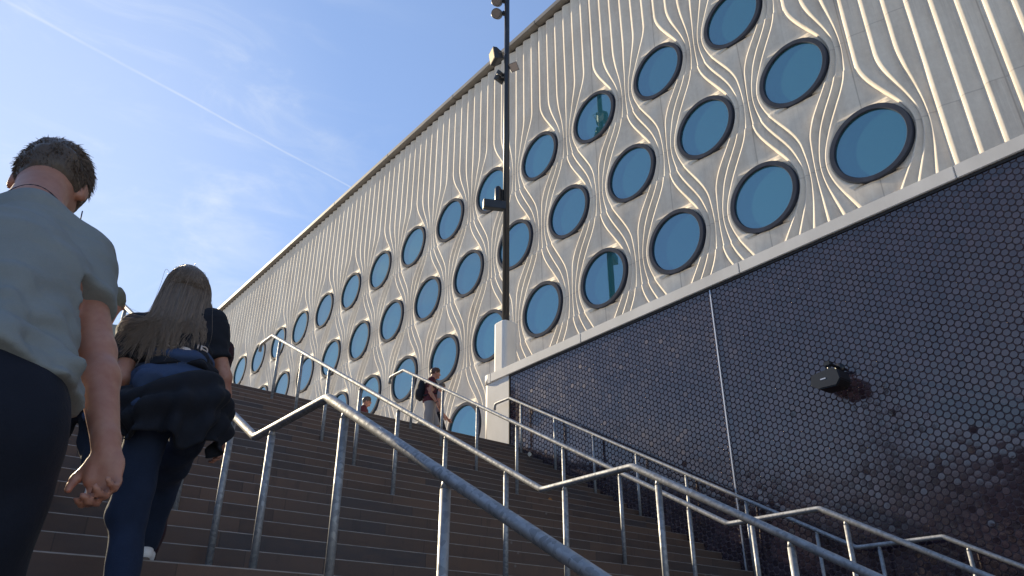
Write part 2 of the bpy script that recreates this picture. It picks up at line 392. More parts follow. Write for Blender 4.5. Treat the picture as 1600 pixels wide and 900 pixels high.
# bevelled nosings
sec = []
for i, (yy, zz) in enumerate(ys):
    if i % 2 == 1: sec += [(yy, zz - 0.007), (yy + 0.007, zz)]
    else: sec.append((yy, zz))
sec.append((YT + 1.2, ZT))
nx = 2
V = []; F = []; mi = []
for (yy, zz) in sec: V += [(XL, yy, zz), (XW - 0.001, yy, zz)]
for i in range(len(sec) - 1):
    a = 2 * i; F.append((a, a + 1, a + 3, a + 2))
    dy, dz = sec[i + 1][0] - sec[i][0], sec[i + 1][1] - sec[i][1]
    mi.append(1 if (abs(dy - 0.007) < 1e-4 and abs(dz - 0.007) < 1e-4) else 0)
me = npmesh('stairs', V, F, smooth=False, mi=mi)
tag(link('stairs', me, [M['stair'], M['nosing']]), 'wide flight of dark brown stone stairs with a landing', 'stairs', kind='structure')
g = MB(); S = 900
for q in ([(-S, -S), (S, -S), (S, Yb), (-S, Yb)], [(-S, Yb), (XL - 0.4, Yb), (XL - 0.4, S), (-S, S)], [(46, Yb), (S, Yb), (S, S), (46, S)], [(XL - 0.4, 90), (46, 90), (46, S), (XL - 0.4, S)]):
    g.poly([(a, b, ZG) for a, b in q])
tag(g.build('ground', M['asphalt']), 'grey paved ground around the stairs', 'ground', kind='structure')
g = MB(); g.box((XL, YT + 1.2, ZT - 0.6), (12.35, 89.9, ZT)); g.box((10.28, -9, ZT - 0.6), (12.35, YT + 1.19, ZT))
tag(g.build('plaza', M['paving']), 'paved upper plaza at the top of the stairs', 'plaza', kind='structure')
# side retaining wall of the stairs (far left, seen in the tile reflections)
g = MB()
lo = [(XL - 0.39, yy) for yy in (Yb - 1, Y0, Y1, YT, 89)]
zt = [ZG + 1.1, ZL + 1.1, ZL + 1.1, ZT + 1.1, ZT + 1.1]
bm = g.bm; A = []
for (xx, yy), tz in zip(lo, zt): A.append([bm.verts.new(p) for p in ((xx, yy, ZG), (xx, yy, tz), (xx + 0.38, yy, tz), (xx + 0.38, yy, ZG))])
for a, b in zip(A[:-1], A[1:]):
    for k in range(3): bm.faces.new((a[k], b[k], b[k + 1], a[k + 1]))
bm.faces.new(A[0]); bm.faces.new(A[-1][::-1])
tag(g.build('stair_side_wall', M['concrete_plain']), 'sloping concrete wall along the far side of the stairs', 'wall')

# ------------------------------------------------------------------ ribbed building
bld = empty('building', (D, 10, ZT), 'large building with pale ribbed concrete facade and rows of round windows', 'building')
RO, RI = 0.795, 0.690
def sstep(t): t = np.clip(t, 0, 1); return t * t * (3 - 2 * t)
WIN = [(y0 + k * PIT, z0) for y0, z0, ks in ROWS for k in ks]
KR = 0.70
def fmap(psi, z, side=None):
    """psi: straight rib coordinate -> y on the facade, and the local stretch"""
    y = psi.copy(); st = np.ones_like(psi)
    for (yw, zw) in WIN:
        dz = np.abs(z - zw)
        if not (dz < 1.85).any(): continue
        A = 1 - sstep(dz / 1.85)
        d = psi - yw; m = (np.abs(d) < PIT / 2) & (dz < 1.85)
        s = np.where(d >= 0, 1.0, -1.0)
        y = np.where(m, y + A * s * (PIT / 2 - np.abs(d)) * KR, y)
        st = np.where(m, 1 - KR * A, st)
    return y, st
HT = 19.02; FY0, FY1 = -9.0, 49.0
TS = np.array([0.0, 0.06, 0.12, 0.18, 0.22, 0.26, 0.30, 0.33, 0.40, 0.425, 0.435, 0.445, 0.455, 0.62, 0.82, 0.95, 0.988])   # phase samples from crest to next crest
NF = 7                                                             # index of the foot of the fall
FALL = np.interp(TS, [0.0, 0.06, 0.12, 0.18, 0.22, 0.26, 0.30, 0.33], [1.0, 0.960, 0.905, 0.835, 0.66, 0.40, 0.14, 0.0]); HC = 0.092
zs = np.unique(np.concatenate([np.arange(ZT - 0.3, HT, 0.045), [HT]]))
psi0 = ROWS[0][0] + 0.5 * RIB + 0.06 * RIB
k0 = int((FY0 - psi0) / RIB) - 1; k1 = int((FY1 - psi0) / RIB) + 1
nr, nt = k1 - k0, len(TS)
cols = (psi0 + (np.arange(k0, k1)[:, None] + TS[None, :]) * RIB).ravel()
PS, ZZ = np.meshgrid(cols, zs, indexing='ij')
YY, ST = fmap(PS, ZZ)
Y3 = YY.reshape(nr, nt, -1)
HOLE = []
for (yw, zw) in WIN:                                               # fit the columns beside a window to its round opening
    r_ = int(round((yw - 0.44 * RIB - psi0) / RIB)) - k0; dz = np.abs(zs - zw); m = dz < RO - 0.02
    hw = np.sqrt(np.maximum(RO ** 2 - dz[m] ** 2, 0))
    for c_, o_ in ((9, -hw - 0.012), (10, -hw + 0.015), (11, hw - 0.015), (12, hw + 0.012)): Y3[r_, c_, m] = yw + o_
    HOLE.append((r_, m))
Hc = HC * np.clip(ST * 1.25, 0.62, 1.0).reshape(nr, nt, -1)[:, 0]
jr = np.random.default_rng(3)
Hc = Hc * jr.uniform(0.985, 1.015, (nr, 1))                          # cast by hand: no two ribs quite alike
H3 = Hc[:, None, :] * FALL[None, :, None]
Yn = np.concatenate([Y3[1:, 0], Y3[-1:, 0] + RIB], 0); Hn = np.concatenate([Hc[1:], Hc[-1:]], 0); Yf = Y3[:, NF]
tt3 = np.clip((Y3 - Yf[:, None, :]) / np.maximum(Yn - Yf, 1e-4)[:, None, :], 0, 1)
H3[:, NF:] = (Hn[:, None, :] * tt3)[:, NF:]
for r_, m in HOLE: H3[r_, 10, m] = -0.03; H3[r_, 11, m] = -0.03
H2 = H3.reshape(YY.shape)
XX = D - H2 + 0.003 * np.sin(YY * 0.9 + ZZ * 0.7)
nc, nz = PS.shape
V = np.stack([XX, YY, ZZ], -1).reshape(-1, 3)
I = np.arange(nc * nz).reshape(nc, nz)
F = np.stack([I[:-1, :-1], I[:-1, 1:], I[1:, 1:], I[1:, :-1]], -1).reshape(-1, 4)
me = npmesh('facade', V, F)
link('facade', me, M['concrete'], bld).matrix_parent_inverse = bld.matrix_world.inverted()
def adopt(o, p):
    o.parent = p; o.matrix_parent_inverse = Matrix.Translation(-p.location); return o
for ch in bld.children: ch.matrix_parent_inverse = Matrix.Translation(-bld.location)
g = MB(); g.box((D - 0.02, FY0 - 0.3, HT + 0.001), (D + 0.3, FY1, HT + 0.09)); adopt(g.build('shadow_gap', M['dark_gap']), bld)
g = MB()
yy = FY0 - 0.3
while yy < FY1:
    y2 = min(yy + 4.64, FY1); g.box((D - 0.250, yy + 0.004, HT + 0.091), (D + 0.6, y2 - 0.004, 19.29), 0.012); yy = y2
g.box((D - 0.20, FY0 - 0.3, 19.291), (D + 0.55, FY1, 19.33))
adopt(g.build('coping', M['coping']), bld)
g = MB(); g.box((D + 0.1, FY0 - 0.3, ZG), (D + 33, FY1 + 0.2, 18.97)); adopt(g.build('main_body', M['concrete_plain']), bld)
# round windows
def ring_mesh():
    g = MB(); n = 72
    pr = [(RO, 0.06), (RO, -0.080), (RO - 0.010, -0.088), (RI + 0.010, -0.088), (RI, -0.080), (RI, -0.02)]
    for (ra, xa), (rb, xb) in zip(pr[:-1], pr[1:]):
        A_, B_ = [[g.bm.verts.new((x, r * math.cos(2 * math.pi * k / n), r * math.sin(2 * math.pi * k / n))) for k in range(n)] for r, x in ((ra, xa), (rb, xb))]
        for k in range(n): g.bm.faces.new((A_[k], A_[(k + 1) % n], B_[(k + 1) % n], B_[k])).smooth = True
    return g
proto = None
for (yw, zw) in WIN:
    if proto is None:
        g = MB(); n = 72
        c0 = g.bm.verts.new((-0.040, 0, 0)); rg = [g.bm.verts.new((-0.040, RI * 1.01 * math.cos(2 * math.pi * k / n), RI * 1.01 * math.sin(2 * math.pi * k / n))) for k in range(n)]
        for k in range(n): g.bm.faces.new((c0, rg[(k + 1) % n], rg[k]))
        wdw = g.build('window', M['glass'], bld)
        gr = ring_mesh().build('window_frame', M['frame'], wdw)
        for pl in gr.data.polygons: pl.use_smooth = True
        proto = wdw; o = wdw
    else: o = copy_tree(proto, bld)
    o.location = Vector((D - 0.0, yw, zw)) - Vector(bld.location)

# ------------------------------------------------------------------ tiled wall with its cap and pier
twl = empty('tiled_wall', (XW, 6, ZG), 'dark wall clad in round glossy tiles beside the stairs', 'wall')
WT = 5.735; WE = 11.97
g = MB(); g.box((XW, -8, ZG), (XW + 0.58, WE, WT + 0.02)); adopt(g.build('wall_core', M['grout']), twl)
tp = 0.092; rad = 0.0425
V = []; F4 = []; Fn = []
n = 14; ang = np.arange(n) * 2 * np.pi / n + 0.2
cy, cz = np.cos(ang), np.sin(ang)
ci = 0; Yc = 0.2; vi = 0; faces_fan = []; faces_rim = []
allV = []
while Yc < WE - 0.03:
    zc = ZG + 0.05 + (tp / 2 if ci % 2 else 0)
    if Yc < Y0: zs_ = ZL - (Y0 - Yc) * 0.547
    elif Yc < Y1: zs_ = ZL
    else: zs_ = ZL + (Yc - Y1) * 0.547
    while zc < WT - 0.01:
        if zc > zs_ - 0.12:
            r1 = rad * (1 + rng.normal(0, 0.012)); dz, dy = rng.normal(0, 0.0045, 2) ; tilt = rng.normal(0, 0.0105, 2)
            if rng.random() < 0.06: tilt = tilt * 3.0
            x0 = XW - 0.0015; xf = XW - 0.0085 + rng.normal(0, 0.0008)
            o1 = np.stack([np.full(n, x0), Yc + cy * r1, zc + cz * r1], 1)
            r2 = r1 * 0.985; o2 = np.stack([xf + 0.003 + tilt[0] * cy * r2 + tilt[1] * cz * r2, Yc + cy * r2, zc + cz * r2], 1)
            r3 = r1 * 0.93; o3 = np.stack([xf + tilt[0] * cy * r3 + tilt[1] * cz * r3, Yc + cy * r3, zc + cz * r3], 1)
            o4 = np.array([[xf - 0.0004, Yc, zc]])
            allV.append(np.concatenate([o1, o2, o3, o3, o4]))
            b0 = vi; k = np.arange(n); k2 = (k + 1) % n
            faces_rim.append(np.stack([b0 + k, b0 + k2, b0 + n + k2, b0 + n + k], 1)[:, ::-1])
            faces_rim.append(np.stack([b0 + n + k, b0 + n + k2, b0 + 2 * n + k2, b0 + 2 * n + k], 1)[:, ::-1])
            faces_fan.append(np.stack([b0 + 3 * n + k, b0 + 3 * n + k2, np.full(n, b0 + 4 * n)], 1)[:, ::-1])
            vi += 4 * n + 1
        zc += tp
    Yc += tp * 0.866; ci += 1
V = np.concatenate(allV).astype(np.float32); FR = np.concatenate(faces_rim); FF = np.concatenate(faces_fan)
me = bpy.data.meshes.new('tile_cladding'); me.vertices.add(len(V)); me.vertices.foreach_set('co', V.ravel())
li = np.concatenate([FR.ravel(), FF.ravel()]).astype(np.int32); me.loops.add(len(li)); me.loops.foreach_set('vertex_index', li)
tot = np.concatenate([np.full(len(FR), 4), np.full(len(FF), 3)]).astype(np.int32)
me.polygons.add(len(tot)); me.polygons.foreach_set('loop_start', np.concatenate([[0], np.cumsum(tot)[:-1]]).astype(np.int32)); me.polygons.foreach_set('loop_total', tot)
me.polygons.foreach_set('use_smooth', np.ones(len(tot), bool)); me.update(calc_edges=True)
adopt(link('tile_cladding', me, M['tile']), twl)
# concrete cap band in lengths, rounded far end
g = MB(); XC = XW - 0.055
yy = -8.0
for y2 in (0.2, 2.75, 6.1, 9.75, WE + 0.62):
    g.box((XC, yy + 0.004, WT + 0.021), (XW + 0.64, y2 - 0.004, WT + 0.225), 0.01); yy = y2
bm = g.bm
def roundend(g, x0, x1, ya, yb, z0, z1, r, seg=10):
    pts = [(x0, ya)] + [(x0 + r - r * math.cos(a), yb - r + r * math.sin(a)) for a in np.linspace(0, math.pi / 2, seg)] + [(x1, yb), (x1, ya)]
    lo = [g.bm.verts.new((a, b, z0)) for a, b in pts]; hi = [g.bm.verts.new((a, b, z1)) for a, b in pts]
    g.bm.faces.new(lo[::-1]); g.bm.faces.new(hi)
    for k in range(len(pts)):
        f = g.bm.faces.new((lo[k], lo[(k + 1) % len(pts)], hi[(k + 1) % len(pts)], hi[k])); f.smooth = 1 <= k <= seg - 1
roundend(g, XC, XW + 0.64, WE + 0.624, WE + 0.98, WT + 0.021, WT + 0.225, 0.26)
adopt(g.build('cap_band', M['concrete_plain']), twl)
g = MB(); roundend(g, XW - 0.022, XW + 0.58, WE + 0.012, WE + 0.92, ZT - 0.2, WT + 0.02, 0.16)
adopt(g.build('end_pier', M['concrete_plain']), twl)
g = MB(); g.box((XW - 0.03, WE - 0.012, ZT - 0.4), (XW + 0.1, WE + 0.010, WT + 0.018)); adopt(g.build('edge_trim', M['dark_gap']), twl)
g = MB(); g.box((XW - 0.022, 6.715, 0.4), (XW + 0.01, 6.738, WT + 0.01), 0.003); adopt(g.build('joint_strip', M['strip']), twl)
g = MB(); g.box((XW - 0.025, -8, WT - 0.022), (XW + 0.02, WE - 0.014, WT + 0.0205)); adopt(g.build('shadow_profile', M['dark_gap']), twl)

# ------------------------------------------------------------------ handrails
RZ = ZL + 0.95
def make_rail():
    rr = 0.0275
    root = empty('handrail', (0, 0, 0), 'x', 'handrail', 'steel handrails dividing the stairs')
    top = RZ + (YT - 0.04 - 5.0) * 0.547
    path = [(-4.5, RZ - (3.955 + 4.5) * 0.547), (3.955, RZ), (5.0, RZ), (YT - 0.04, top), (YT + 0.40, top), (YT + 0.44, top - 0.012), (YT + 0.46, top - 0.05), (YT + 0.46, top - 0.13)]
    fine = []
    P = [Vector((0, a, b)) for a, b in path]
    for i, p in enumerate(P):
        if 0 < i < 4:
            t0 = (P[i - 1] - p).normalized(); t1 = (P[i + 1] - p).normalized()
            for s in np.linspace(0, 1, 5):
                q0 = p + t0 * 0.035 * (1 - s); q1 = p + t1 * 0.035 * s; fine.append(q0.lerp(q1, s))
        else: fine.append(p)
    g = MB(); g.tube(fine, rr, 18); g.build('rail', M['steel'], root)
    for yp in (11.45, 10.46, 9.46, 8.48, 7.5, 6.5, 5.5, 4.72, 3.72, 2.72, 1.7, 0.7, -0.4, -1.5):
        if yp >= 5.0: zt = RZ + (yp - 5.0) * 0.547
        elif yp >= 3.955: zt = RZ
        else: zt = RZ - (3.955 - yp) * 0.547
        if yp > Y1: zb = ZL + (math.floor((yp - Y1) / RUN) + 1) * RISE
        elif yp > Y0: zb = ZL
        else: zb = ZL - (math.floor((Y0 - yp) / RUN) + 1) * RISE
        g = MB(); g.cyl((0, yp, zb - 0.02), (0, yp, zt - 0.055), 0.0235, seg=16); g.cyl((0, yp, zt - 0.06), (0, yp, zt - 0.012), 0.0235, 0.016, seg=16)
        g.lathe([(0.024, 0.0), (0.042, 0.0), (0.042, 0.008), (0.025, 0.010)], (0, yp, zb), (0, 0, 1), 16)
        g.build('post', M['steel'], root)
    return root
r0 = make_rail()
labs = ['galvanised stair handrail closest to the bottom of the picture, beside the woman',
        'galvanised stair handrail whose sunlit upper end glares white, second from the tiled wall less one',
        'galvanised stair handrail in front of the man with the backpack',
        'galvanised stair handrail running along the tiled wall']
labs[1] = 'galvanised stair handrail whose sunlit upper end glares white above the top step'
for i, x in enumerate((1.85, 4.40, 6.985, 9.54)):
    o = r0 if i == 0 else copy_tree(r0)
    o.location = (x, 0, 0); o['label'] = labs[i]

# ------------------------------------------------------------------ lamp post on its concrete base
LP = Vector((10.55, 13.22, ZT))
lam = empty('lamp_post', LP, 'tall dark lamp post with floodlights on a round pale concrete base', 'lamp post')
g = MB(); n_ = 0
ringp = []
for cx_, cy_, a0 in ((1, 1, 0), (-1, 1, 90), (-1, -1, 180), (1, -1, 270)):
    for a in np.linspace(0, 90, 8): ringp.append((LP.x + cx_ * 0.115 + 0.10 * math.cos(R(a0 + a)), LP.y + cy_ * 0.115 + 0.10 * math.sin(R(a0 + a))))
lo_ = [g.bm.verts.new((a, b, ZT)) for a, b in ringp]; hi_ = [g.bm.verts.new((a, b, 7.60)) for a, b in ringp]; tp_ = [g.bm.verts.new((LP.x + (a - LP.x) * 0.92, LP.y + (b - LP.y) * 0.92, 7.628)) for a, b in ringp]
for k in range(len(ringp)):
    k2 = (k + 1) % len(ringp)
    g.bm.faces.new((lo_[k], lo_[k2], hi_[k2], hi_[k])).smooth = (k % 8 != 7); g.bm.faces.new((hi_[k], hi_[k2], tp_[k2], tp_[k]))
g.bm.faces.new(tp_)
adopt(g.build('concrete_base', M['concrete_plain']), lam)
g = MB(); g.cyl((LP.x, LP.y, 7.60), (LP.x, LP.y, 22.5), 0.088, 0.072, seg=28); g.cyl((LP.x, LP.y, 7.631), (LP.x, LP.y, 7.67), 0.13, 0.12, seg=28)
adopt(g.build('pole', M['post_black']), lam)
RTv = Vector(RT); LFv = -RTv; FH = Vector((math.sin(HEAD), math.cos(HEAD), 0)); UPz = Vector((0, 0, 1))
def lpt(z, l, f=0.0): return Vector((LP.x, LP.y, z)) + LFv * l + FH * f
for z in (17.86, 18.38):
    g = MB(); c = lpt(z, 0.30); ax = (-FH * 0.75 + LFv * 0.25 - UPz * 0.62).normalized()
    g.lathe([(0.03, -0.19), (0.12, -0.17), (0.155, -0.10), (0.160, 0.09), (0.150, 0.105)], c, ax, 28)
    h = g.build('spotlight', M['lamp_grey'])
    adopt(h, lam)
    g = MB(); g.cyl(lpt(z + 0.02, 0.05), c, 0.035, seg=12); g.box(lpt(z + 0.02, 0.1) - Vector((0.05, 0.05, 0.06)), lpt(z + 0.02, 0.1) + Vector((0.05, 0.05, 0.06)), 0.01); b_ = g.build('bracket', M['post_black']); b_.parent = h; pass
    g = MB(); g.lathe([(0.13, 0.106), (0.13, 0.112)], c, ax, 28); b_ = g.build('lens', M['lens_dim']); b_.parent = h; pass
def flood(c, ax, upv, wd, ht, dp, mlens, back=0.6, ang=0.0):
    ax = ax.normalized(); u = upv - ax * upv.dot(ax); u.normalize(); s_ = ax.cross(u)
    if ang: q = Matrix.Rotation(ang, 3, ax); u = q @ u; s_ = q @ s_
    g = MB()
    fr = [g.bm.verts.new(c + ax * dp / 2 + s_ * a * wd / 2 + u * b * ht / 2) for a, b in ((-1, -1), (1, -1), (1, 1), (-1, 1))]
    mdv = [g.bm.verts.new(c + ax * dp * 0.1 + s_ * a * wd / 2 + u * b * ht / 2) for a, b in ((-1, -1), (1, -1), (1, 1), (-1, 1))]
    bk = [g.bm.verts.new(c - ax * dp / 2 + s_ * a * wd / 2 * back + u * b * ht / 2 * back) for a, b in ((-1, -1), (1, -1), (1, 1), (-1, 1))]
    for A_, B_ in ((fr, mdv), (mdv, bk)):
        for k in range(4): g.bm.faces.new((A_[k], A_[(k + 1) % 4], B_[(k + 1) % 4], B_[k]))
    g.bm.faces.new(fr); g.bm.faces.new(bk[::-1])
    h = g.build('floodlight', M['lamp_grey'] if ang else M['post_black']); adopt(h, lam)
    g = MB(); e = 0.86
    g.poly([c + ax * (dp / 2 + 0.004) + s_ * a * wd / 2 * e + u * b * ht / 2 * e for a, b in ((-1, -1), (1, -1), (1, 1), (-1, 1))])
    l = g.build('lens', mlens); l.parent = h; pass
    g = MB(); g.tube([c - ax * dp * 0.3, c - ax * dp * 0.5 - UPz * 0.02, Vector((LP.x, LP.y, c.z))], 0.022, 8); g.tube([c + s_ * (wd / 2 + 0.012), c + s_ * (wd / 2 + 0.012) - ax * dp * 0.7, c - s_ * (wd / 2 + 0.012) - ax * dp * 0.7, c - s_ * (wd / 2 + 0.012)], 0.011, 6)
    b_ = g.build('bracket', M['lamp_grey']); b_.parent = h; pass
flood(lpt(16.15, 0.30), (LFv * 0.8 - FH * 0.32 - UPz * 0.12), UPz, 0.36, 0.40, 0.30, M['sunlit_lamp_glass'])
flood(lpt(15.75, -0.20), (-FH * 0.8 - UPz * 0.55 + RTv * 0.15), UPz, 0.25, 0.25, 0.10, M['lens_dim'], 0.8, R(28))
flood(lpt(15.42, 0.17, 0.05), (UPz * 0.5 + LFv * 0.6 + FH * 0.55), UPz, 0.32, 0.30, 0.12, M['lens_dim'], 0.7)
# camera box on its arm
g = MB(); rot = Matrix.Rotation(-HEAD + R(12), 3, 'Z')
c = lpt(10.98, 0.30, -0.06)
g.box(c - Vector((0.30, 0.085, 0.125)), c + Vector((0.30, 0.085, 0.125)), 0.012, rot)
bx = g.build('equipment_box', M['post_black']); adopt(bx, lam)
g = MB(); c2 = lpt(11.36, 0.215, -0.02)
g.lathe([(0.065, -0.26), (0.085, -0.2), (0.085, 0.16), (0.06, 0.215), (0.02, 0.225)], c2, (0, 0, 1), 20)
g.box(c2 - RTv * -0.1 - Vector((0.03, 0.03, 0.2)), c2 - RTv * -0.1 + Vector((0.03, 0.03, 0.13)), 0.005)
adopt(g.build('antenna', M['post_black']), lam)

# ------------------------------------------------------------------ black device on the tiled wall
pc = Vector(atX(1300, 594, 9.40))
dev = empty('wall_speaker', (XW, pc.y, pc.z), 'black wedge shaped device on a short bracket on the tiled wall', 'speaker')
g = MB(); bm = g.bm
def prism(bm, pts, x0, x1):
    a = [bm.verts.new((x0, p[0], p[1])) for p in pts]; b = [bm.verts.new((x1, p[0], p[1])) for p in pts]
    bm.faces.new(a[::-1]); bm.faces.new(b)
    for k in range(len(pts)): bm.faces.new((a[k], a[(k + 1) % len(pts)], b[(k + 1) % len(pts)], b[k]))
yc, zc = pc.y, pc.z
prism(bm, [(yc - 0.20, zc - 0.06), (yc - 0.18, zc + 0.07), (yc - 0.10, zc + 0.115), (yc + 0.20, zc + 0.085), (yc + 0.235, zc - 0.05), (yc + 0.12, zc - 0.13), (yc - 0.13, zc - 0.14)], XW - 0.44, XW - 0.16)
bmesh.ops.bevel(bm, geom=bm.edges[:], offset=0.012, segments=2, affect='EDGES')
adopt(g.build('housing', M['black']), dev)
g = MB(); g.tube([(XW - 0.30, yc, zc + 0.09), (XW - 0.30, yc, zc + 0.20), (XW - 0.25, yc, zc + 0.235), (XW + 0.0, yc, zc + 0.235)], 0.022, 10); g.lathe([(0.07, 0), (0.07, 0.02), (0.03, 0.035)], (XW - 0.002, yc, zc + 0.235), (-1, 0, 0), 18); g.box((XW - 0.34, yc - 0.05, zc + 0.19), (XW - 0.25, yc + 0.05, zc + 0.255), 0.01)
adopt(g.build('bracket', M['black']), dev)
g = MB(); g.box((XW - 0.4425, yc + 0.0, zc - 0.015), (XW - 0.435, yc + 0.075, zc + 0.0)); adopt(g.build('badge', M['strip']), dev)

# ------------------------------------------------------------------ people: implicit bodies meshed with surface nets
def surface_nets(Fv, org, h):
    S = Fv < 0
    nxs, nys, nzs = Fv.shape
    cnt = np.zeros((nxs - 1, nys - 1, nzs - 1), np.int8)
    offs = [(i, j, k) for i in (0, 1) for j in (0, 1) for k in (0, 1)]
    for (i, j, k) in offs: cnt += S[i:nxs - 1 + i, j:nys - 1 + j, k:nzs - 1 + k]
    act = np.argwhere((cnt > 0) & (cnt < 8))
    idx = np.full(cnt.shape, -1, np.int32); idx[act[:, 0], act[:, 1], act[:, 2]] = np.arange(len(act))
    cv = {o: Fv[act[:, 0] + o[0], act[:, 1] + o[1], act[:, 2] + o[2]] for o in offs}
    acc = np.zeros((len(act), 3)); num = np.zeros(len(act))
    for a in offs:
        for ax in range(3):
            if a[ax]: continue
            b = list(a); b[ax] = 1; b = tuple(b)
            fa, fb = cv[a], cv[b]; m = (fa < 0) != (fb < 0)
            t = np.where(m, fa / np.where(m, fa - fb, 1), 0)
            p = np.array(a, float)[None, :].repeat(len(act), 0); p[:, ax] += t
            acc += p * m[:, None]; num += m
    Vt = (act + acc / num[:, None]) * h + np.asarray(org)
    quads = []
    for ax in range(3):
        o1, o2 = [x for x in range(3) if x != ax]
        sl0 = [slice(1, -1)] * 3; sl0[ax] = slice(0, -1); sl1 = [slice(1, -1)] * 3; sl1[ax] = slice(1, None)
        A_ = S[tuple(sl0)]; B_ = S[tuple(sl1)]
        e = np.argwhere(A_ != B_)
        if not len(e): continue
        sg = A_[e[:, 0], e[:, 1], e[:, 2]]
        base = e.copy(); base[:, o1] += 1; base[:, o2] += 1
        def c_(d1, d2):
            q = base.copy(); q[:, o1] -= d1; q[:, o2] -= d2; return idx[q[:, 0], q[:, 1], q[:, 2]]
        q = np.stack([c_(1, 1), c_(0, 1), c_(0, 0), c_(1, 0)], 1)
        flip = sg if ax != 1 else ~sg
        q[~flip] = q[~flip][:, ::-1]; quads.append(q)
    return Vt, np.concatenate(quads)
def cap(a, b, ra, rb=None): return ('c', np.asarray(a, float), np.asarray(b, float), ra, ra if rb is None else rb)
def ell(c, axes, rad): return ('e', np.asarray(c, float), np.asarray(axes, float), np.asarray(rad, float))
def eval_prim(p, X, Y, Z):
    if p[0] == 'c':
        _, a, b, ra, rb = p; ab = b - a; L = max(ab @ ab, 1e-9)
        dx, dy, dz = X - a[0], Y - a[1], Z - a[2]
        t = np.clip((dx * ab[0] + dy * ab[1] + dz * ab[2]) / L, 0, 1)
        return np.sqrt((dx - t * ab[0]) ** 2 + (dy - t * ab[1]) ** 2 + (dz - t * ab[2]) ** 2) - (ra + (rb - ra) * t)
    _, c, ax, r = p
    dx, dy, dz = X - c[0], Y - c[1], Z - c[2]
    u = [(dx * ax[i][0] + dy * ax[i][1] + dz * ax[i][2]) for i in range(3)]
    k0 = np.sqrt(sum((u[i] / r[i]) ** 2 for i in range(3))); k1 = np.sqrt(sum((u[i] / r[i] ** 2) ** 2 for i in range(3))) + 1e-9
    return k0 * (k0 - 1) / k1
def prim_box(p):
    if p[0] == 'c': r = max(p[3], p[4]); return np.minimum(p[1], p[2]) - r, np.maximum(p[1], p[2]) + r
    r = p[3].max(); return p[1] - r, p[1] + r
def sdf_mesh(prims, h, k=0.025, post=None, sub=None, pad=0.05):
    """prims: list of prim or (prim, k). post(F,X,Y,Z) -> F for cuts and folds"""
    pr = [(p if isinstance(p[0], tuple) else (p, k)) for p in prims]
    bx = [prim_box(p) for p, _ in pr]
    lo = np.min([b[0] for b in bx], 0) - pad; hi = np.max([b[1] for b in bx], 0) + pad
    n = np.ceil((hi - lo) / h).astype(int) + 1
    gx, gy, gz = [(lo[i] + np.arange(n[i]) * h).astype(np.float32) for i in range(3)]
    Fv = np.full(tuple(n), 0.2, np.float32)
    for (p, kk), (bl, bh) in zip(pr, bx):
        m = 0.07 + kk
        s = [slice(max(0, int((bl[i] - m - lo[i]) / h)), min(n[i], int((bh[i] + m - lo[i]) / h) + 2)) for i in range(3)]
        X, Y, Z = gx[s[0]][:, None, None], gy[s[1]][None, :, None], gz[s[2]][None, None, :]
        d = eval_prim(p, X, Y, Z).astype(np.float32); f = Fv[tuple(s)]
        if kk > 0:
            hh = np.clip(0.5 + 0.5 * (f - d) / kk, 0, 1); Fv[tuple(s)] = f + (d - f) * hh - kk * hh * (1 - hh)
        else: Fv[tuple(s)] = np.minimum(f, d)
    if post is not None: Fv = post(Fv, gx[:, None, None], gy[None, :, None], gz[None, None, :]).astype(np.float32)
    return surface_nets(Fv, lo, h)
def sdf_obj(name, prims, h, m, parent, k=0.025, post=None):
    V, F = sdf_mesh(prims, h, k, post); me = npmesh(name, V - np.array(parent.location), F)
    return link(name, me, m, parent)
def folds(seed, amp, freq, n=5, stretch=(1, 1, 1)):
    r = np.random.default_rng(seed); ks = r.normal(0, 1, (n, 3)) * np.array(stretch); ks = ks / np.linalg.norm(ks, axis=1)[:, None] * freq * r.uniform(0.6, 1.5, (n, 1)); phs = r.uniform(0, 6.28, n)
    def f(X, Y, Z):
        o = 0
        for kv, p in zip(ks, phs): o = o + np.sin(kv[0] * X + kv[1] * Y + kv[2] * Z + p + 0.8 * np.sin(0.6 * kv[1] * X - 0.5 * kv[0] * Z + 0.7 * kv[2] * Y + 2 * p))
        return amp * o / n ** 0.5
    return f
def plane_cut(p, nvec):
    """keeps the side the normal points away from"""
    p = np.asarray(p, float); nv = nrm(nvec)
    return lambda X, Y, Z: (X - p[0]) * nv[0] + (Y - p[1]) * nv[1] + (Z - p[2]) * nv[2]
def smax(a, b, k=0.012):
    h = np.clip(0.5 - 0.5 * (b - a) / k, 0, 1); return b + (a - b) * h + k * h * (1 - h)

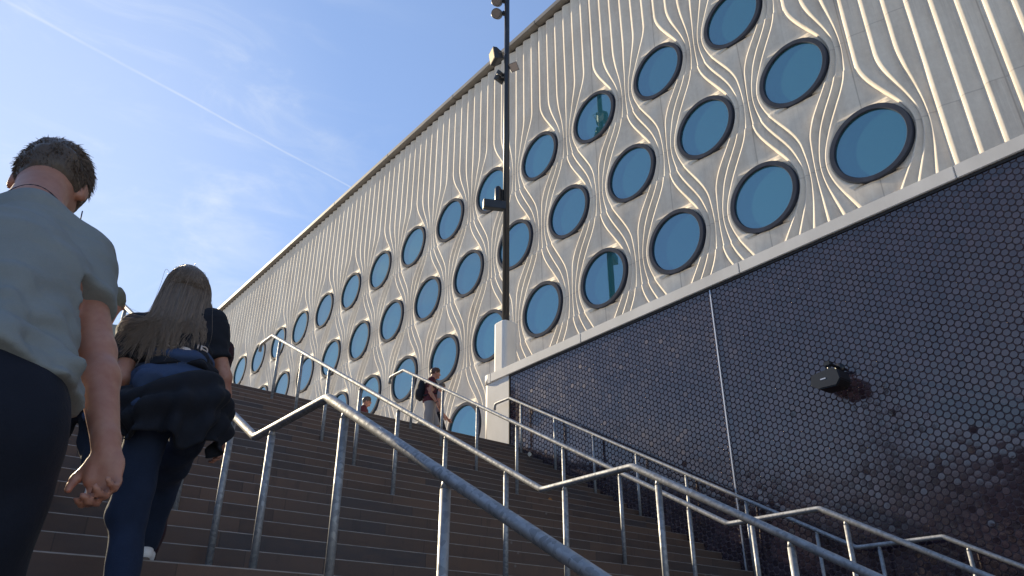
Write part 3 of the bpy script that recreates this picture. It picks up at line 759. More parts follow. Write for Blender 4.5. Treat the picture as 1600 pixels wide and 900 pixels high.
def hand_prims(wr, dr, pn, side, s=1.0, curl=0.55, spread=1.0):
    """palm and five fingers; dr along the hand, pn the palm normal, side points to the thumb"""
    wr = np.asarray(wr, float); dr, pn = nrm(dr), nrm(pn); pn = nrm(pn - dr * (pn @ dr)); sd = nrm(np.asarray(side) - dr * (np.asarray(side) @ dr)); sd = nrm(sd - pn * (sd @ pn))
    P = []
    pal = wr + dr * 0.05 * s
    P.append((ell(pal, [sd, dr, pn], np.array([0.040, 0.054, 0.017]) * s), 0.010))
    P.append((cap(wr - dr * 0.02, wr + dr * 0.03 * s, 0.025 * s, 0.022 * s), 0.012))
    P.append((cap(pal + sd * 0.022 * s - dr * 0.02 * s + pn * 0.008, pal + sd * 0.028 * s + dr * 0.02 * s + pn * 0.008, 0.014 * s), 0.010))
    for i, (o, L, r_) in enumerate(((0.029, 0.072, 0.0092), (0.010, 0.080, 0.0095), (-0.010, 0.074, 0.0090), (-0.028, 0.058, 0.0080))):
        b = wr + dr * (0.096 - 0.004 * abs(i - 1)) * s + sd * o * s * spread; a = curl * (0.55 + 0.08 * i); d = dr; pc_ = pn
        segs = (0.45, 0.31, 0.24); rr = r_ * s
        for sgi, sl in enumerate(segs):
            d, pc_ = nrm(d * math.cos(a) + pc_ * math.sin(a)), nrm(pc_ * math.cos(a) - d * math.sin(a))
            e = b + d * L * sl * s; P.append((cap(b, e, rr, rr * 0.92), 0.004)); b = e; rr *= 0.92; a = curl * (1.0 + 0.1 * i) * (1.15 if sgi == 0 else 0.8)
            d = d
    tb = wr + dr * 0.028 * s + sd * 0.032 * s; d = nrm(dr * 0.72 + sd * 0.62 + pn * 0.30)
    e = tb + d * 0.042 * s; P.append((cap(tb, e, 0.0125 * s, 0.0105 * s), 0.008)); d2 = nrm(dr * 0.92 + sd * 0.15 + pn * 0.42); e2 = e + d2 * 0.032 * s; P.append((cap(e, e2, 0.0105 * s, 0.008 * s), 0.004))
    return P

def pose(root, hd, H=1.78, **ov):
    """standing pose; offsets are (right, forward, up)"""
    s = H / 1.8; r = np.array([math.cos(hd), -math.sin(hd), 0]); f = np.array([math.sin(hd), math.cos(hd), 0]); root = np.asarray(root, float)
    J = dict(pelvis=(0, 0, .98), chest=(0, .0, 1.27), neck=(0, .01, 1.50), head=(0, .05, 1.675), shL=(-.175, 0, 1.455), shR=(.175, 0, 1.455),
             elL=(-.215, -.04, 1.16), elR=(.215, -.04, 1.16), wrL=(-.22, .05, .91), wrR=(.22, .05, .91), hipL=(-.09, 0, .95), hipR=(.09, 0, .95),
             knL=(-.095, .04, .51), knR=(.095, .04, .51), anL=(-.095, -.02, .09), anR=(.095, -.02, .09))
    J.update(ov)
    J = {k: root + (r * v[0] + f * v[1]) * s + np.array([0, 0, v[2] * s]) for k, v in J.items()}
    J['fwd'] = f; J['s'] = s; return J

def person(J, label, h=0.009, female=False, skinm=None, shirt=None, trousers=None, hair=None, shoes=None, sleeve=0.62, hem=None, short_leg=False, face=None,
           headup=(0, 0, 1), girth=1.0, legs=1.0, sleeveless=False, palm=None, curl=0.6, shirt_folds=1.0, cap_hat=False, loose=0.014, toes=None, shirt_cut=None, hair_cut=0.0, torso_ax=None):
    s = J.get('s', 1.0); f = nrm(J['fwd']); r = nrm(np.cross(f, [0, 0, 1]))
    hdir = nrm(J.get('face', f)); hu = nrm(np.asarray(headup, float)); hu = nrm(hu - hdir * 0 ); hf = nrm(hdir - hu * (hdir @ hu)); hr = nrm(np.cross(hf, hu))
    feet_z = min(J['anL'][2], J['anR'][2]) - 0.09
    root = empty('person', (J['pelvis'][0], J['pelvis'][1], feet_z), label, 'person')
    c = J['head']
    sp = nrm(J['neck'] - J['pelvis']); tr = nrm(J['shR'] - J['shL']); tf = nrm(np.cross(sp, tr)); tf = tf if tf @ f > 0 else -tf; tr2 = nrm(np.cross(tf, sp)); tr2 = tr2 if tr2 @ r > 0 else -tr2
    AX = [tr2, tf, sp]
    sw = 0.88 if female else 1.0
    hip_r = np.array([0.165, 0.112, 0.12]) * s * girth; ch_r = np.array([0.160 * sw, 0.115, 0.215]) * s * girth; wa_r = np.array([0.142 * sw, 0.102, 0.16]) * s * girth
    waist = (J['pelvis'] * 0.55 + J['chest'] * 0.45)
    torso = [(ell(J['pelvis'], AX, hip_r), 0.05), (ell(waist, AX, wa_r), 0.07), (ell(J['chest'], AX, ch_r), 0.07),
             (cap(J['shL'] * 0.9 + J['neck'] * 0.1 - sp * 0.03, J['shR'] * 0.9 + J['neck'] * 0.1 - sp * 0.03, 0.062 * s), 0.06),
             (cap(J['shL'], J['shL'] * 0.75 + J['elL'] * 0.25, 0.056 * s, 0.052 * s), 0.05), (cap(J['shR'], J['shR'] * 0.75 + J['elR'] * 0.25, 0.056 * s, 0.052 * s), 0.05),
             (cap(J['neck'] - sp * 0.05 * s, J['shL'] * 0.55 + J['neck'] * 0.45 - sp * 0.01, 0.05 * s, 0.045 * s), 0.05), (cap(J['neck'] - sp * 0.05 * s, J['shR'] * 0.55 + J['neck'] * 0.45 - sp * 0.01, 0.05 * s, 0.045 * s), 0.05)]
    nk = 0.050 if female else 0.058
    headp = [(ell(c + hu * 0.022 * s, [hr, hf, hu], np.array([0.073, 0.094, 0.098]) * s), 0.0), (ell(c - hu * 0.045 * s + hf * 0.028 * s, [hr, hf, hu], np.array([0.056, 0.066, 0.075]) * s), 0.035),
             (cap(c - hu * 0.045 * s - hf * 0.025 * s, J['neck'], nk * s, (nk + 0.004) * s), 0.03), (cap(c + hf * 0.088 * s + hu * 0.005, c + hf * 0.108 * s - hu * 0.030 * s, 0.009 * s, 0.014 * s), 0.014),
             (cap(c + hf * 0.080 * s - hu * 0.062 * s - hr * 0.018, c + hf * 0.080 * s - hu * 0.062 * s + hr * 0.018, 0.010 * s), 0.008), (ell(c + hf * 0.072 * s - hu * 0.098 * s, [hr, hf, hu], np.array([0.026, 0.022, 0.018]) * s), 0.02),
             (cap(c + hf * 0.083 * s + hu * 0.030 * s - hr * 0.045, c + hf * 0.083 * s + hu * 0.030 * s + hr * 0.045, 0.010 * s), 0.015)]
    for sg in (-1, 1):
        e = c + hr * sg * 0.078 * s - hf * 0.008 - hu * 0.012 * s
        headp += [(ell(e, [nrm(hr * sg - hf * 0.45), nrm(hf + hr * sg * 0.45), hu], np.array([0.010, 0.020, 0.032]) * s), 0.008), (cap(e + hu * 0.018 * s - hf * 0.01, e - hu * 0.02 * s - hf * 0.004, 0.007 * s), 0.006)]
    P = list(torso) + headp
    sleeves = []; legsP = []; legc = []
    for q in 'LR':
        sh_, el, wr = J['sh' + q], J['el' + q], J['wr' + q]; sg = -1 if q == 'L' else 1; fa = 0.90 if female else 0.95
        P += [(cap(sh_, el, 0.050 * s * fa, 0.040 * s * fa), 0.02), (cap(el, el * 0.7 + wr * 0.3, 0.038 * s * fa, 0.040 * s * fa), 0.02), (cap(el * 0.7 + wr * 0.3, wr, 0.040 * s * fa, 0.0255 * s * fa), 0.02)]
        dr = nrm(J.get('hd' + q, wr - el) if ('hd' + q) in J else wr - el)
        pnv = J.get('palm' + q); pnv = nrm(-r * sg - f * 0.3) if pnv is None else pnv
        tdv = J.get('thumb' + q); tdv = f if tdv is None else tdv
        P += hand_prims(wr, dr, pnv, tdv, s * (0.88 if female else 0.90), curl)
        sleeves.append((cap(sh_, sh_ * (1 - sleeve) + el * sleeve, 0.064 * s, 0.060 * s * (0.93 if female else 1.0)), 0.035))
        hp, kn, an = J['hip' + q], J['kn' + q], J['an' + q]; lf = 1.0 * legs; bl = 0.74 if (trousers is not None and not short_leg) else 1.0
        P += [(cap(hp, kn, 0.086 * s * lf * bl, 0.056 * s * bl), 0.04 * bl), (cap(kn, kn * 0.68 + an * 0.32 - f * 0.012, 0.054 * s * bl, 0.058 * s * bl), 0.02), (cap(kn * 0.68 + an * 0.32 - f * 0.012, an, 0.058 * s * bl, 0.036 * s), 0.02)]
        ft = J.get('toe' + q); ft = an + f * 0.17 * s + np.array([0, 0, -0.055]) if ft is None else ft
        P += [(cap(an - f * 0.03 + np.array([0, 0, -0.045]) * s, ft, 0.034 * s, 0.026 * s), 0.03)]
        legsP += [(cap(hp, kn, (0.096 if not short_leg else 0.108) * s * lf, (0.080 if not short_leg else 0.105) * s), 0.04)]
        if not short_leg: legsP += [(cap(kn, an + np.array([0, 0, 0.01]), 0.078 * s, 0.062 * s), 0.03)]
        sd_ = J.get('ft' + q, nrm(np.array([ft[0] - an[0], ft[1] - an[1], 0])))
        ft_, an_ = ft, an
        heel = an_ - sd_ * 0.035 * s + (ft_ - an_) * 0.0 + np.array([0, 0, -0.048 * s])
        if shoes is not None:
            so = sdf_obj('shoe', [(cap(heel, ft_, 0.040 * s, 0.034 * s), 0.02), (cap(an_ - np.array([0, 0, 0.01]), heel + sd_ * 0.06, 0.045 * s, 0.040 * s), 0.03)], max(h * 0.8, 0.007), shoes, root)
            sdf_obj('sole', [(cap(heel - np.array([0, 0, 0.026 * s]), ft_ - np.array([0, 0, 0.017 * s]), 0.024 * s, 0.022 * s), 0.01), (cap(heel - np.array([0, 0, 0.026 * s]) - sd_ * 0.012, heel - np.array([0, 0, 0.026]) + sd_ * 0.03, 0.026 * s), 0.01)], max(h * 0.8, 0.007), M['sole'], root).parent = root
    body = sdf_obj('body', P, h, skinm or M['skin'], root)
    # eyes
    for sg in (-1, 1):
        e = c + hf * 0.083 * s + hr * sg * 0.031 * s + hu * 0.010 * s
        sdf_obj('eye', [(ell(e, [hr, hf, hu], np.array([0.014, 0.008, 0.007]) * s), 0)], 0.004, M['eye'], root)
    if shirt is not None:
        SP = [((q[0][0], q[0][1], q[0][2], *(x + loose for x in q[0][3:])) if q[0][0] == 'c' else ell(q[0][1], q[0][2], q[0][3] + loose), q[1]) for q in torso]
        hem = 0.10 if hem is None else hem
        SP.append((ell(J['pelvis'] + sp * (hem * 0.4 + 0.02), AX, hip_r * np.array([1.0, 1.0, 1.25]) + loose + 0.010), 0.05))
        if not sleeveless: SP += sleeves
        hp_ = J['pelvis'] - sp * 0.02 + sp * hem
        cuts = [plane_cut(hp_, -sp + tf * 0.10)]
        fo = folds(3, 0.0052 * shirt_folds, 30, 7, (0.9, 0.9, 1.2)); fo2 = folds(8, 0.0055 * shirt_folds, 85, 6, (0.45, 0.45, 1.7))
        colc = cap(J['neck'] - sp * 0.00 + tf * 0.012, c, (nk + 0.016) * s)
        hipE = ell(J['pelvis'] + sp * 0.05, AX, hip_r * np.array([1.0, 1.0, 1.1]) + 0.021)
        scut = []; armlen = np.linalg.norm(J['elR'] - J['shR']) * sleeve
        if not sleeveless:
            for q in 'LR':
                d = nrm(J['el' + q] - J['sh' + q]); scut.append((J['sh' + q] * (1 - sleeve) + J['el' + q] * sleeve, d))
        def post(Fv, X, Y, Z):
            hz = ((X - hp_[0]) * sp[0] + (Y - hp_[1]) * sp[1] + (Z - hp_[2]) * sp[2]) / 0.3
            wgt = np.clip(1.25 - hz * 0.55, 0.25, 1.3)
            Fv = Fv + fo(X, Y, Z) * wgt + fo2(X, Y, Z) * np.clip(1.0 - hz * 0.9, 0.22, 1.0)
            if trousers is not None: Fv = np.minimum(Fv, eval_prim(hipE, X, Y, Z))
            for cu in cuts: Fv = smax(Fv, cu(X, Y, Z) + 0.010 * np.sin(24 * X + 17 * Y), 0.010)
            hv = cuts[0](X, Y, Z); Fv = Fv - 0.0028 * np.clip((hv + 0.026) / 0.004, 0, 1)
            for p, d in scut:
                pl = (X - p[0]) * d[0] + (Y - p[1]) * d[1] + (Z - p[2]) * d[2]
                shp = p - d * armlen; pa = (X - shp[0]) * d[0] + (Y - shp[1]) * d[1] + (Z - shp[2]) * d[2]
                dsh = np.sqrt((X - shp[0]) ** 2 + (Y - shp[1]) ** 2 + (Z - shp[2]) ** 2)
                Fv = Fv + np.where(dsh < 0.14, 0.0035 * np.exp(-((pa - 0.012) / 0.007) ** 2), 0)
                dist2 = np.sqrt((X - p[0]) ** 2 + (Y - p[1]) ** 2 + (Z - p[2]) ** 2)
                Fv = Fv - np.where(dist2 < 0.115 * s, 0.0028 * np.clip((pl + 0.024) / 0.004, 0, 1), 0)
                Fv = np.where(dist2 < 0.115 * s, smax(Fv, pl, 0.006), np.where((pl > 0) & (dist2 < 0.2 * s), np.maximum(Fv, np.minimum(pl, 0.05)) if False else Fv, Fv))
            return smax(Fv, -eval_prim(colc, X, Y, Z), 0.008)
        sdf_obj('t_shirt' if not sleeveless else 'tank_top', SP, h, shirt, root, post=post)
    if trousers is not None:
        tl = 0.010
        TP = [(ell(J['pelvis'], AX, hip_r + tl + 0.004), 0.05), (ell(J['pelvis'] + sp * 0.06, AX, hip_r * np.array([0.95, 0.95, 0.9]) + tl), 0.05)] + legsP
        fo3 = folds(5, 0.0055, 36, 6, (1, 1, 1.2)); tc = J['pelvis'] + sp * 0.13
        ct = plane_cut(tc, sp)
        def post2(Fv, X, Y, Z):
            Fv = smax(Fv + fo3(X, Y, Z), ct(X, Y, Z), 0.008)
            if short_leg:
                for q in 'LR':
                    p = J['kn' + q]; d = nrm(J['kn' + q] - J['hip' + q]); Fv = np.where(Z < J['hip' + q][2] - 0.15, smax(Fv, (X - p[0]) * d[0] + (Y - p[1]) * d[1] + (Z - p[2]) * d[2], 0.008), Fv)
            return Fv
        sdf_obj('shorts' if short_leg else 'trousers', TP, h, trousers, root, post=post2)
    if hair is not None:
        fo4 = folds(11, 0.0025, 110, 6)
        hp = [(ell(c + hu * 0.026 * s - hf * 0.006 * s, [hr, hf, hu], np.array([0.083, 0.103, 0.107]) * s), 0.0), (ell(c + hu * 0.055 * s + hf * 0.035 * s, [hr, hf, hu], np.array([0.070, 0.065, 0.072]) * s), 0.03)]
        cp = c - hu * (0.012 + hair_cut) * s
        cutn = nrm(hf * 0.55 - hu * 0.83)
        def post3(Fv, X, Y, Z):
            return smax(Fv + fo4(X, Y, Z), (X - cp[0]) * cutn[0] + (Y - cp[1]) * cutn[1] + (Z - cp[2]) * cutn[2] - 0.018 + 0.004 * np.sin(90 * X + 60 * Z), 0.014)
        ho = sdf_obj('cap' if cap_hat else 'hair', hp, max(h * 0.75, 0.006), hair, root, post=post3)
        if cap_hat:
            pk = c + hf * 0.11 * s + hu * 0.045 * s
            sdf_obj('cap_peak', [(ell(pk, [hr, nrm(hf - hu * 0.25), nrm(hu + hf * 0.25)], np.array([0.075, 0.075, 0.008])), 0)], 0.006, hair, root)
    J['root'] = root; J['hr'], J['hf'], J['hu'] = hr, hf, hu; J['tf'], J['tr'], J['sp'] = tf, tr2, sp
    return root
def strands(name, paths, rad, m, parent, tone=None, sides=3):
    """paths: (N, K, 3) -> one mesh of thin tapering strands, with a tone per vertex"""
    paths = np.asarray(paths); N, K, _ = paths.shape
    T = np.gradient(paths, axis=1); T /= np.linalg.norm(T, axis=2, keepdims=True) + 1e-9
    ref = np.array([0.31, 0.77, 0.55]); U_ = np.cross(T, ref); U_ /= np.linalg.norm(U_, axis=2, keepdims=True) + 1e-9; W_ = np.cross(T, U_)
    tt = np.linspace(0, 1, K); rr = (rad * (1 - 0.75 * tt ** 2))[None, :, None]
    rings = [paths + (U_ * math.cos(2 * math.pi * q / sides) + W_ * math.sin(2 * math.pi * q / sides)) * rr for q in range(sides)]
    V = np.stack(rings, 2).reshape(-1, 3)
    I = np.arange(N * K * sides).reshape(N, K, sides); F = []
    for q in range(sides):
        q2 = (q + 1) % sides; F.append(np.stack([I[:, :-1, q], I[:, :-1, q2], I[:, 1:, q2], I[:, 1:, q]], -1).reshape(-1, 4))
    me = npmesh(name, V - np.array(parent.location), np.concatenate(F))
    tone = np.linspace(0, 1, K)[None, :].repeat(N, 0) if tone is None else tone
    at_ = me.attributes.new('tone', 'FLOAT', 'POINT'); at_.data.foreach_set('value', np.repeat(tone[:, :, None], sides, 2).astype(np.float32).ravel())
    return link(name, me, m, parent)

# --- man in the grey T-shirt climbing just ahead of the camera
fwdY = np.array([0.0, 1.0, 0.0])
J = dict(head=at(78, 291, 2.02), neck=at(52, 326, 1.90), shR=at(124, 408, 1.87), pelvis=np.array([0.055, 1.60, 0.40]), chest=np.array([0.062, 1.76, 0.72]), fwd=fwdY, s=1.0)
J['shL'] = J['neck'] * 2 - J['shR'] + np.array([-0.03, 0.02, -0.17]); J['shL'][2] = J['shR'][2] - 0.0
J['elR'] = np.array([0.272, 1.735, 0.618]); J['wrR'] = np.array([0.308, 1.590, 0.388])
J['elL'] = J['shL'] + np.array([-0.06, 0.06, -0.29]); J['wrL'] = J['elL'] + np.array([0.02, 0.16, -0.20])
J['hipR'] = np.array([0.150, 1.60, 0.35]); J['hipL'] = np.array([-0.04, 1.60, 0.35])
zf = ZL - (math.floor((Y0 - 1.95) / RUN) + 1) * RISE
J['anR'] = np.array([0.155, 1.86, zf + 0.09]); J['knR'] = np.array([0.165, 1.80, -0.10])
zf2 = ZL - (math.floor((Y0 - 1.45) / RUN) + 1) * RISE
J['anL'] = np.array([-0.05, 1.36, zf2 + 0.09]); J['knL'] = np.array([-0.05, 1.52, -0.15])
J['face'] = nrm([0.28, 0.86, -0.22]); J['palmR'] = nrm([-0.72, -0.62, 0.25]); J['thumbR'] = nrm([-0.62, 0.75, 0.0])
J['hdR'] = nrm([0.10, -0.36, -0.93])
man = person(J, 'man in a grey T-shirt and dark trousers seen from behind, closest to the camera', h=0.0065, shirt=M['grey_tee'], trousers=M['navy'], hair=M['hair_brown'], shoes=M['dark_shoe'], sleeve=0.60, hem=0.085, shirt_folds=1.75, headup=nrm([0.12, 0.36, 0.92]), hair_cut=0.085, curl=0.66, girth=0.99)
# loose short hairs over the crown
c, hu, hf, hr = J['head'], J['hu'], J['hf'], J['hr']
N = 7500; dirs = rng.normal(0, 1, (N * 3, 3)); dirs /= np.linalg.norm(dirs, axis=1)[:, None]
loc = np.stack([dirs @ hr, dirs @ hf, dirs @ hu], 1)
dirs = dirs[(loc[:, 2] > -0.02 + 0.85 * np.maximum(loc[:, 1], 0)) | ((loc[:, 1] < -0.25) & (loc[:, 2] > -0.62))][:N]
root_p = c + hu * 0.026 + np.stack([(dirs @ hr) * 0.081, (dirs @ hf) * 0.101, (dirs @ hu) * 0.105], 1) @ np.stack([hr, hf, hu])
gd = nrm(hf * 0.8 + hr * 0.25)
ln = rng.uniform(0.016, 0.042, len(dirs)) * (0.35 + 0.65 * np.clip((dirs @ hu) * 0.8 + 0.45, 0, 1))
tt = np.linspace(0, 1, 5)
upd = np.clip((dirs @ hu) * 1.3 + 0.25, 0, 1)[:, None]; flow = gd[None] * upd + (-hu * 0.9 + hr * 0.15)[None] * (1 - upd); flow = flow - dirs * np.sum(flow * dirs, 1)[:, None] * 0.9
paths = root_p[:, None, :] + (dirs[:, None, :] * 0.34 * tt[None, :, None] + flow[:, None, :] * (tt ** 1.4)[None, :, None] * 0.85 + rng.normal(0, 0.15, (len(dirs), 1, 3)) * tt[None, :, None] - np.array([0, 0, 0.15]) * (tt ** 2)[None, :, None]) * ln[:, None, None]
strands('hair', paths, 0.0013, M['hair_brown'], man, tone=rng.uniform(0, 1, (len(dirs), 1)).repeat(5, 1))
g = MB(); e = c + hr * 0.085 - hu * 0.04
g.tube([Vector(p) for p in (e + hf * 0.03, e + hf * 0.035 - hu * 0.04 + hr * 0.004, e + hf * 0.03 - np.array([0, 0, 0.11]), e + hf * 0.02 - np.array([0.01, 0, 0.2]))], 0.0016, 6)
cb = g.build('earphone_cable', M['black']); cb.parent = man; cb.matrix_parent_inverse = Matrix.Translation(-man.location)
nb = J['neck']; sp = J['sp']; g = MB()
cpts = [nb - sp * 0.004 + (J['tr'] * math.cos(a) + J['tf'] * math.sin(a)) * 0.071 + J['tf'] * 0.012 + sp * 0.010 * math.sin(3 * a) for a in np.linspace(math.pi * 1.02, math.pi * 1.98, 16)]
g.tube([Vector(p) for p in cpts], 0.0045, 6); cb = g.build('necklace_cord', M['navy']); cb.parent = man; cb.matrix_parent_inverse = Matrix.Translation(-man.location)

# --- woman with long hair
J = dict(head=at(287, 452, 3.58), neck=at(272, 505, 3.50), shL=at(213, 517, 3.47), shR=at(329, 506, 3.47), chest=at(270, 545, 3.46), pelvis=at(272, 632, 3.40), fwd=fwdY, s=0.96)
J['elL'] = at(190, 590, 3.42); J['wrL'] = at(192, 650, 3.55); J['elR'] = at(350, 590, 3.44); J['wrR'] = at(345, 680, 3.50)
J['hipL'] = at(235, 650, 3.40); J['hipR'] = at(308, 650, 3.42)
zt1 = ZL - 2 * RISE
J['anL'] = np.array([0.83, 3.42, zt1 + 0.10]); J['knL'] = np.array([0.815, 3.50, 0.60])
J['anR'] = np.array([1.07, 4.14, ZL + 0.085]); J['knR'] = np.array([1.04, 3.90, 0.86])
J['palmR'] = nrm([-0.8, -0.3, 0]); J['thumbR'] = fwdY
wom = person(J, 'woman in a black T-shirt with long ash blond hair and blue top round her waist', h=0.008, female=True, shirt=M['black_tee'], trousers=M['denim'], hair=M['hair_ash'], shoes=M['white_shoe'], sleeve=0.68, hem=0.16, headup=nrm([0.05, 0.18, 0.98]), girth=1.02, loose=0.018)
pv, sp, tf, tr = J['pelvis'], J['sp'], J['tf'], J['tr']
fo = folds(21, 0.0085, 60, 7, (0.35, 0.35, 1.8))
def p4(Fv, X, Y, Z): return Fv + fo(X, Y, Z)
sdf_obj('tied_top', [(ell(pv + sp * 0.10, [tr, tf, sp], np.array([0.188, 0.148, 0.085])), 0.0), (ell(pv + sp * 0.19, [tr, tf, sp], np.array([0.170, 0.140, 0.075])), 0.05), (cap(pv + sp * 0.05 - tf * 0.12 - tr * 0.14, pv - sp * 0.06 - tf * 0.10 - tr * 0.15, 0.05, 0.035), 0.04)], 0.008, M['blue_sweat'], wom, post=p4)
fo_b = folds(22, 0.016, 30, 7, (1, 1, 1))
def p5(Fv, X, Y, Z): return Fv + fo_b(X, Y, Z)
nu, nv = 72, 22; rr_ = np.random.default_rng(31); uu = np.linspace(-2.15, 1.75, nu); vv = np.linspace(0, 1, nv); Vd = []
for v in vv:
    for u in uu:
        rip = 0.030 * v ** 1.2 * math.sin(9.5 * u + 2.2 * v + 0.8 * math.sin(3 * u)) + 0.014 * v * math.sin(21 * u + 3 * v)
        swag = 0.016 * math.sin(16 * v + 2.5 * u) * (1 - abs(v - 0.5))
        L = 0.25 + 0.055 * math.sin(1.7 * u + 0.6) + 0.03 * math.sin(5 * u)
        bul = 0.045 * math.sin(math.pi * min(1, v * 1.15)) + rip + swag
        ra = np.array([0.206 + bul, 0.172 + bul])
        Vd.append(pv + sp * (0.055 + 0.03 * math.sin(2.2 * u)) - np.array([0, 0, L * v]) + tr * math.sin(u) * ra[0] - tf * math.cos(u) * ra[1])
Id = np.arange(nu * nv).reshape(nv, nu)
me = npmesh('jacket_flap', np.array(Vd) - np.array(wom.location), np.stack([Id[:-1, :-1], Id[:-1, 1:], Id[1:, 1:], Id[1:, :-1]], -1).reshape(-1, 4))
fl = link('jacket_flap', me, M['black_tee'], wom); so = fl.modifiers.new('thick', 'SOLIDIFY'); so.thickness = 0.008
# long hair: a shell of wavy strands falling over the back
c, hu, hf, hr = J['head'], J['hu'], J['hf'], J['hr']
N = 3400; paths = []; tones = []
K = 26
while len(paths) < N:
    d = rng.normal(0, 1, 3); d /= np.linalg.norm(d); lx, lf_, lz = d @ hr, d @ hf, d @ hu
    if lz * 0.8 - lf_ * 0.6 < 0.02: continue
    p0 = c + hu * 0.022 + hr * lx * 0.078 + hf * lf_ * 0.098 + hu * lz * 0.102
    tr_ = np.clip(lx + rng.normal(0, 0.22), -1.15, 1.15)
    cl_ = round(tr_ * 9); L = 0.40 + 0.035 * math.sin(cl_ * 2.7) + rng.normal(0, 0.035) - 0.05 * abs(tr_) ; back = rng.uniform(0.165, 0.195) - 0.03 * tr_ ** 2
    endx = tr_ * 0.135 - 0.045 - 0.06 * max(0, -tr_ - 0.3)
    mids = [c + hu * 0.022 + hr * lx * 0.095 * 1.03 + hf * (lf_ * 0.10 - 0.055) + hu * (lz * 0.10 - 0.03), c + hr * tr_ * 0.097 - hf * (0.092 + 0.02 * (1 - abs(tr_))) - hu * 0.05]
    sh_c = J['neck'] + J['tr'] * (tr_ * 0.105 - 0.015) - fwdY * (0.125 + 0.03 * (1 - tr_ ** 2)) - np.array([0, 0, 0.03])
    end = J['neck'] + J['tr'] * endx - fwdY * back - np.array([0, 0, L - 0.20])
    ctrl = np.array([p0, mids[0], mids[1], sh_c, end])
    u = np.linspace(0, 1, K); n_ = len(ctrl)
    # smooth curve by repeated linear interpolation then smoothing
    ts = np.array([0, 0.16, 0.36, 0.60, 1.0]); cv = np.stack([np.interp(u, ts, ctrl[:, i]) for i in range(3)], 1)
    for _ in range(5): cv[1:-1] = (cv[:-2] + 2 * cv[1:-1] + cv[2:]) / 4
    clump = round(tr_ * 9) ; ph_ = clump * 2.1 + rng.normal(0, 0.45)
    wv = np.clip((u - 0.35) / 0.65, 0, 1)
    cv += (hr[None] * np.sin(u * 15 + ph_)[:, None] * 0.009 + fwdY[None] * np.cos(u * 13 + ph_ * 1.3)[:, None] * 0.006) * wv[:, None]
    cv += hr[None] * ((clump / 9 - tr_) * 0.030 * wv ** 1.5)[:, None] + rng.normal(0, 0.003, 3) * u[:, None]
    paths.append(cv); tones.append(np.clip(0.10 + 0.62 * u ** 0.8 + rng.normal(0, 0.13), 0, 1))
strands('hair_strands', np.array(paths), 0.0017, M['hair_ash'], wom, tone=np.array(tones))
N2 = 90; pp = []
for i in range(N2):
    b = paths[rng.integers(0, N)].copy(); off = rng.normal(0, 0.016, 3); uu = np.linspace(0, 1, K)[:, None]; b = b + off * uu * 1.2 + np.sin(uu * 9 + i) * off * 0.5; pp.append(b)
strands('flyaway_hair', np.array(pp), 0.0009, M['hair_ash'], wom, tone=np.full((N2, K), 0.8))
# pale back print, its upper part covered by the hair
g = MB(); bs = J['neck'] * 0.42 + pv * 0.58; bk = -tf
def onback(u, v, out=0.0):
    p = bs + tr * u + sp * v; return p
ro = []
def glyph(pts, wd=0.006): ro.append((pts, wd))
tt_ = np.linspace(0, 2 * math.pi, 18)
glyph([(-0.085 + 0.020 * math.cos(a), 0.052 + 0.012 * math.sin(a)) for a in tt_]); glyph([(-0.040 + 0.022 * math.cos(a), 0.045 + 0.016 * math.sin(a)) for a in tt_[:15]])
glyph([(0.065, 0.036), (0.070, 0.058)]); glyph([(0.080, 0.030), (0.086, 0.060)]); glyph([(0.100 + 0.016 * math.cos(a), 0.046 + 0.011 * math.sin(a)) for a in tt_])
PRT = dict(bs=bs, tr=tr, sp=sp, bk=bk, ro=ro)

# --- person in an olive cap further up, between man and woman
J = dict(head=at(176, 474, 6.0), neck=at(156, 513, 5.92), shL=at(108, 533, 5.9), shR=at(200, 524, 5.9), chest=at(148, 548, 5.88), pelvis=at(134, 606, 5.82), fwd=fwdY, s=1.0)
J['elL'] = at(92, 585, 5.9); J['wrL'] = at(100, 630, 6.0); J['elR'] = at(192, 585, 5.85); J['wrR'] = at(165, 640, 5.75)
J['hipL'] = at(112, 622, 5.82); J['hipR'] = at(152, 618, 5.82); J['knR'] = at(140, 690, 5.85); J['anR'] = at(150, 742, 5.55); J['toeR'] = J['anR'] + np.array([0.0, 0.06, -0.15])
zk = ZL + (math.floor((6.15 - Y1) / RUN) + 1) * RISE
J['anL'] = np.array([J['hipL'][0] - 0.03, 6.05, zk + 0.09]); J['knL'] = np.array([J['hipL'][0], 6.10, zk + 0.5])
J['palmR'] = nrm([-0.8, -0.3, 0]); J['thumbR'] = fwdY
person(J, 'person in an olive cap and beige T-shirt, mostly hidden behind the man in grey', h=0.011, shirt=M['beige'], trousers=M['navy'], hair=M['olive'], shoes=M['white_shoe'], cap_hat=True, hair_cut=0.05, sleeve=0.6, hem=0.05)
# folded denim jacket hanging from that person's hand
wr = J['wrR']; dj = empty('denim_jacket', wr + np.array([0, 0, -0.30]), 'blue denim jacket carried in the hand of the person in the olive cap', 'jacket')
sdf_obj('cloth', [(cap(wr + np.array([-0.04, -0.04, -0.02]), wr + np.array([0.03, -0.05, -0.22]), 0.05, 0.075), 0), (cap(wr + np.array([0.0, -0.05, 0.0]), wr + np.array([-0.10, -0.02, -0.08]), 0.04, 0.03), 0.03)], 0.009, M['blue_sweat'], dj, post=lambda Fv, X, Y, Z: Fv + folds(4, 0.010, 45, 6)(X, Y, Z))

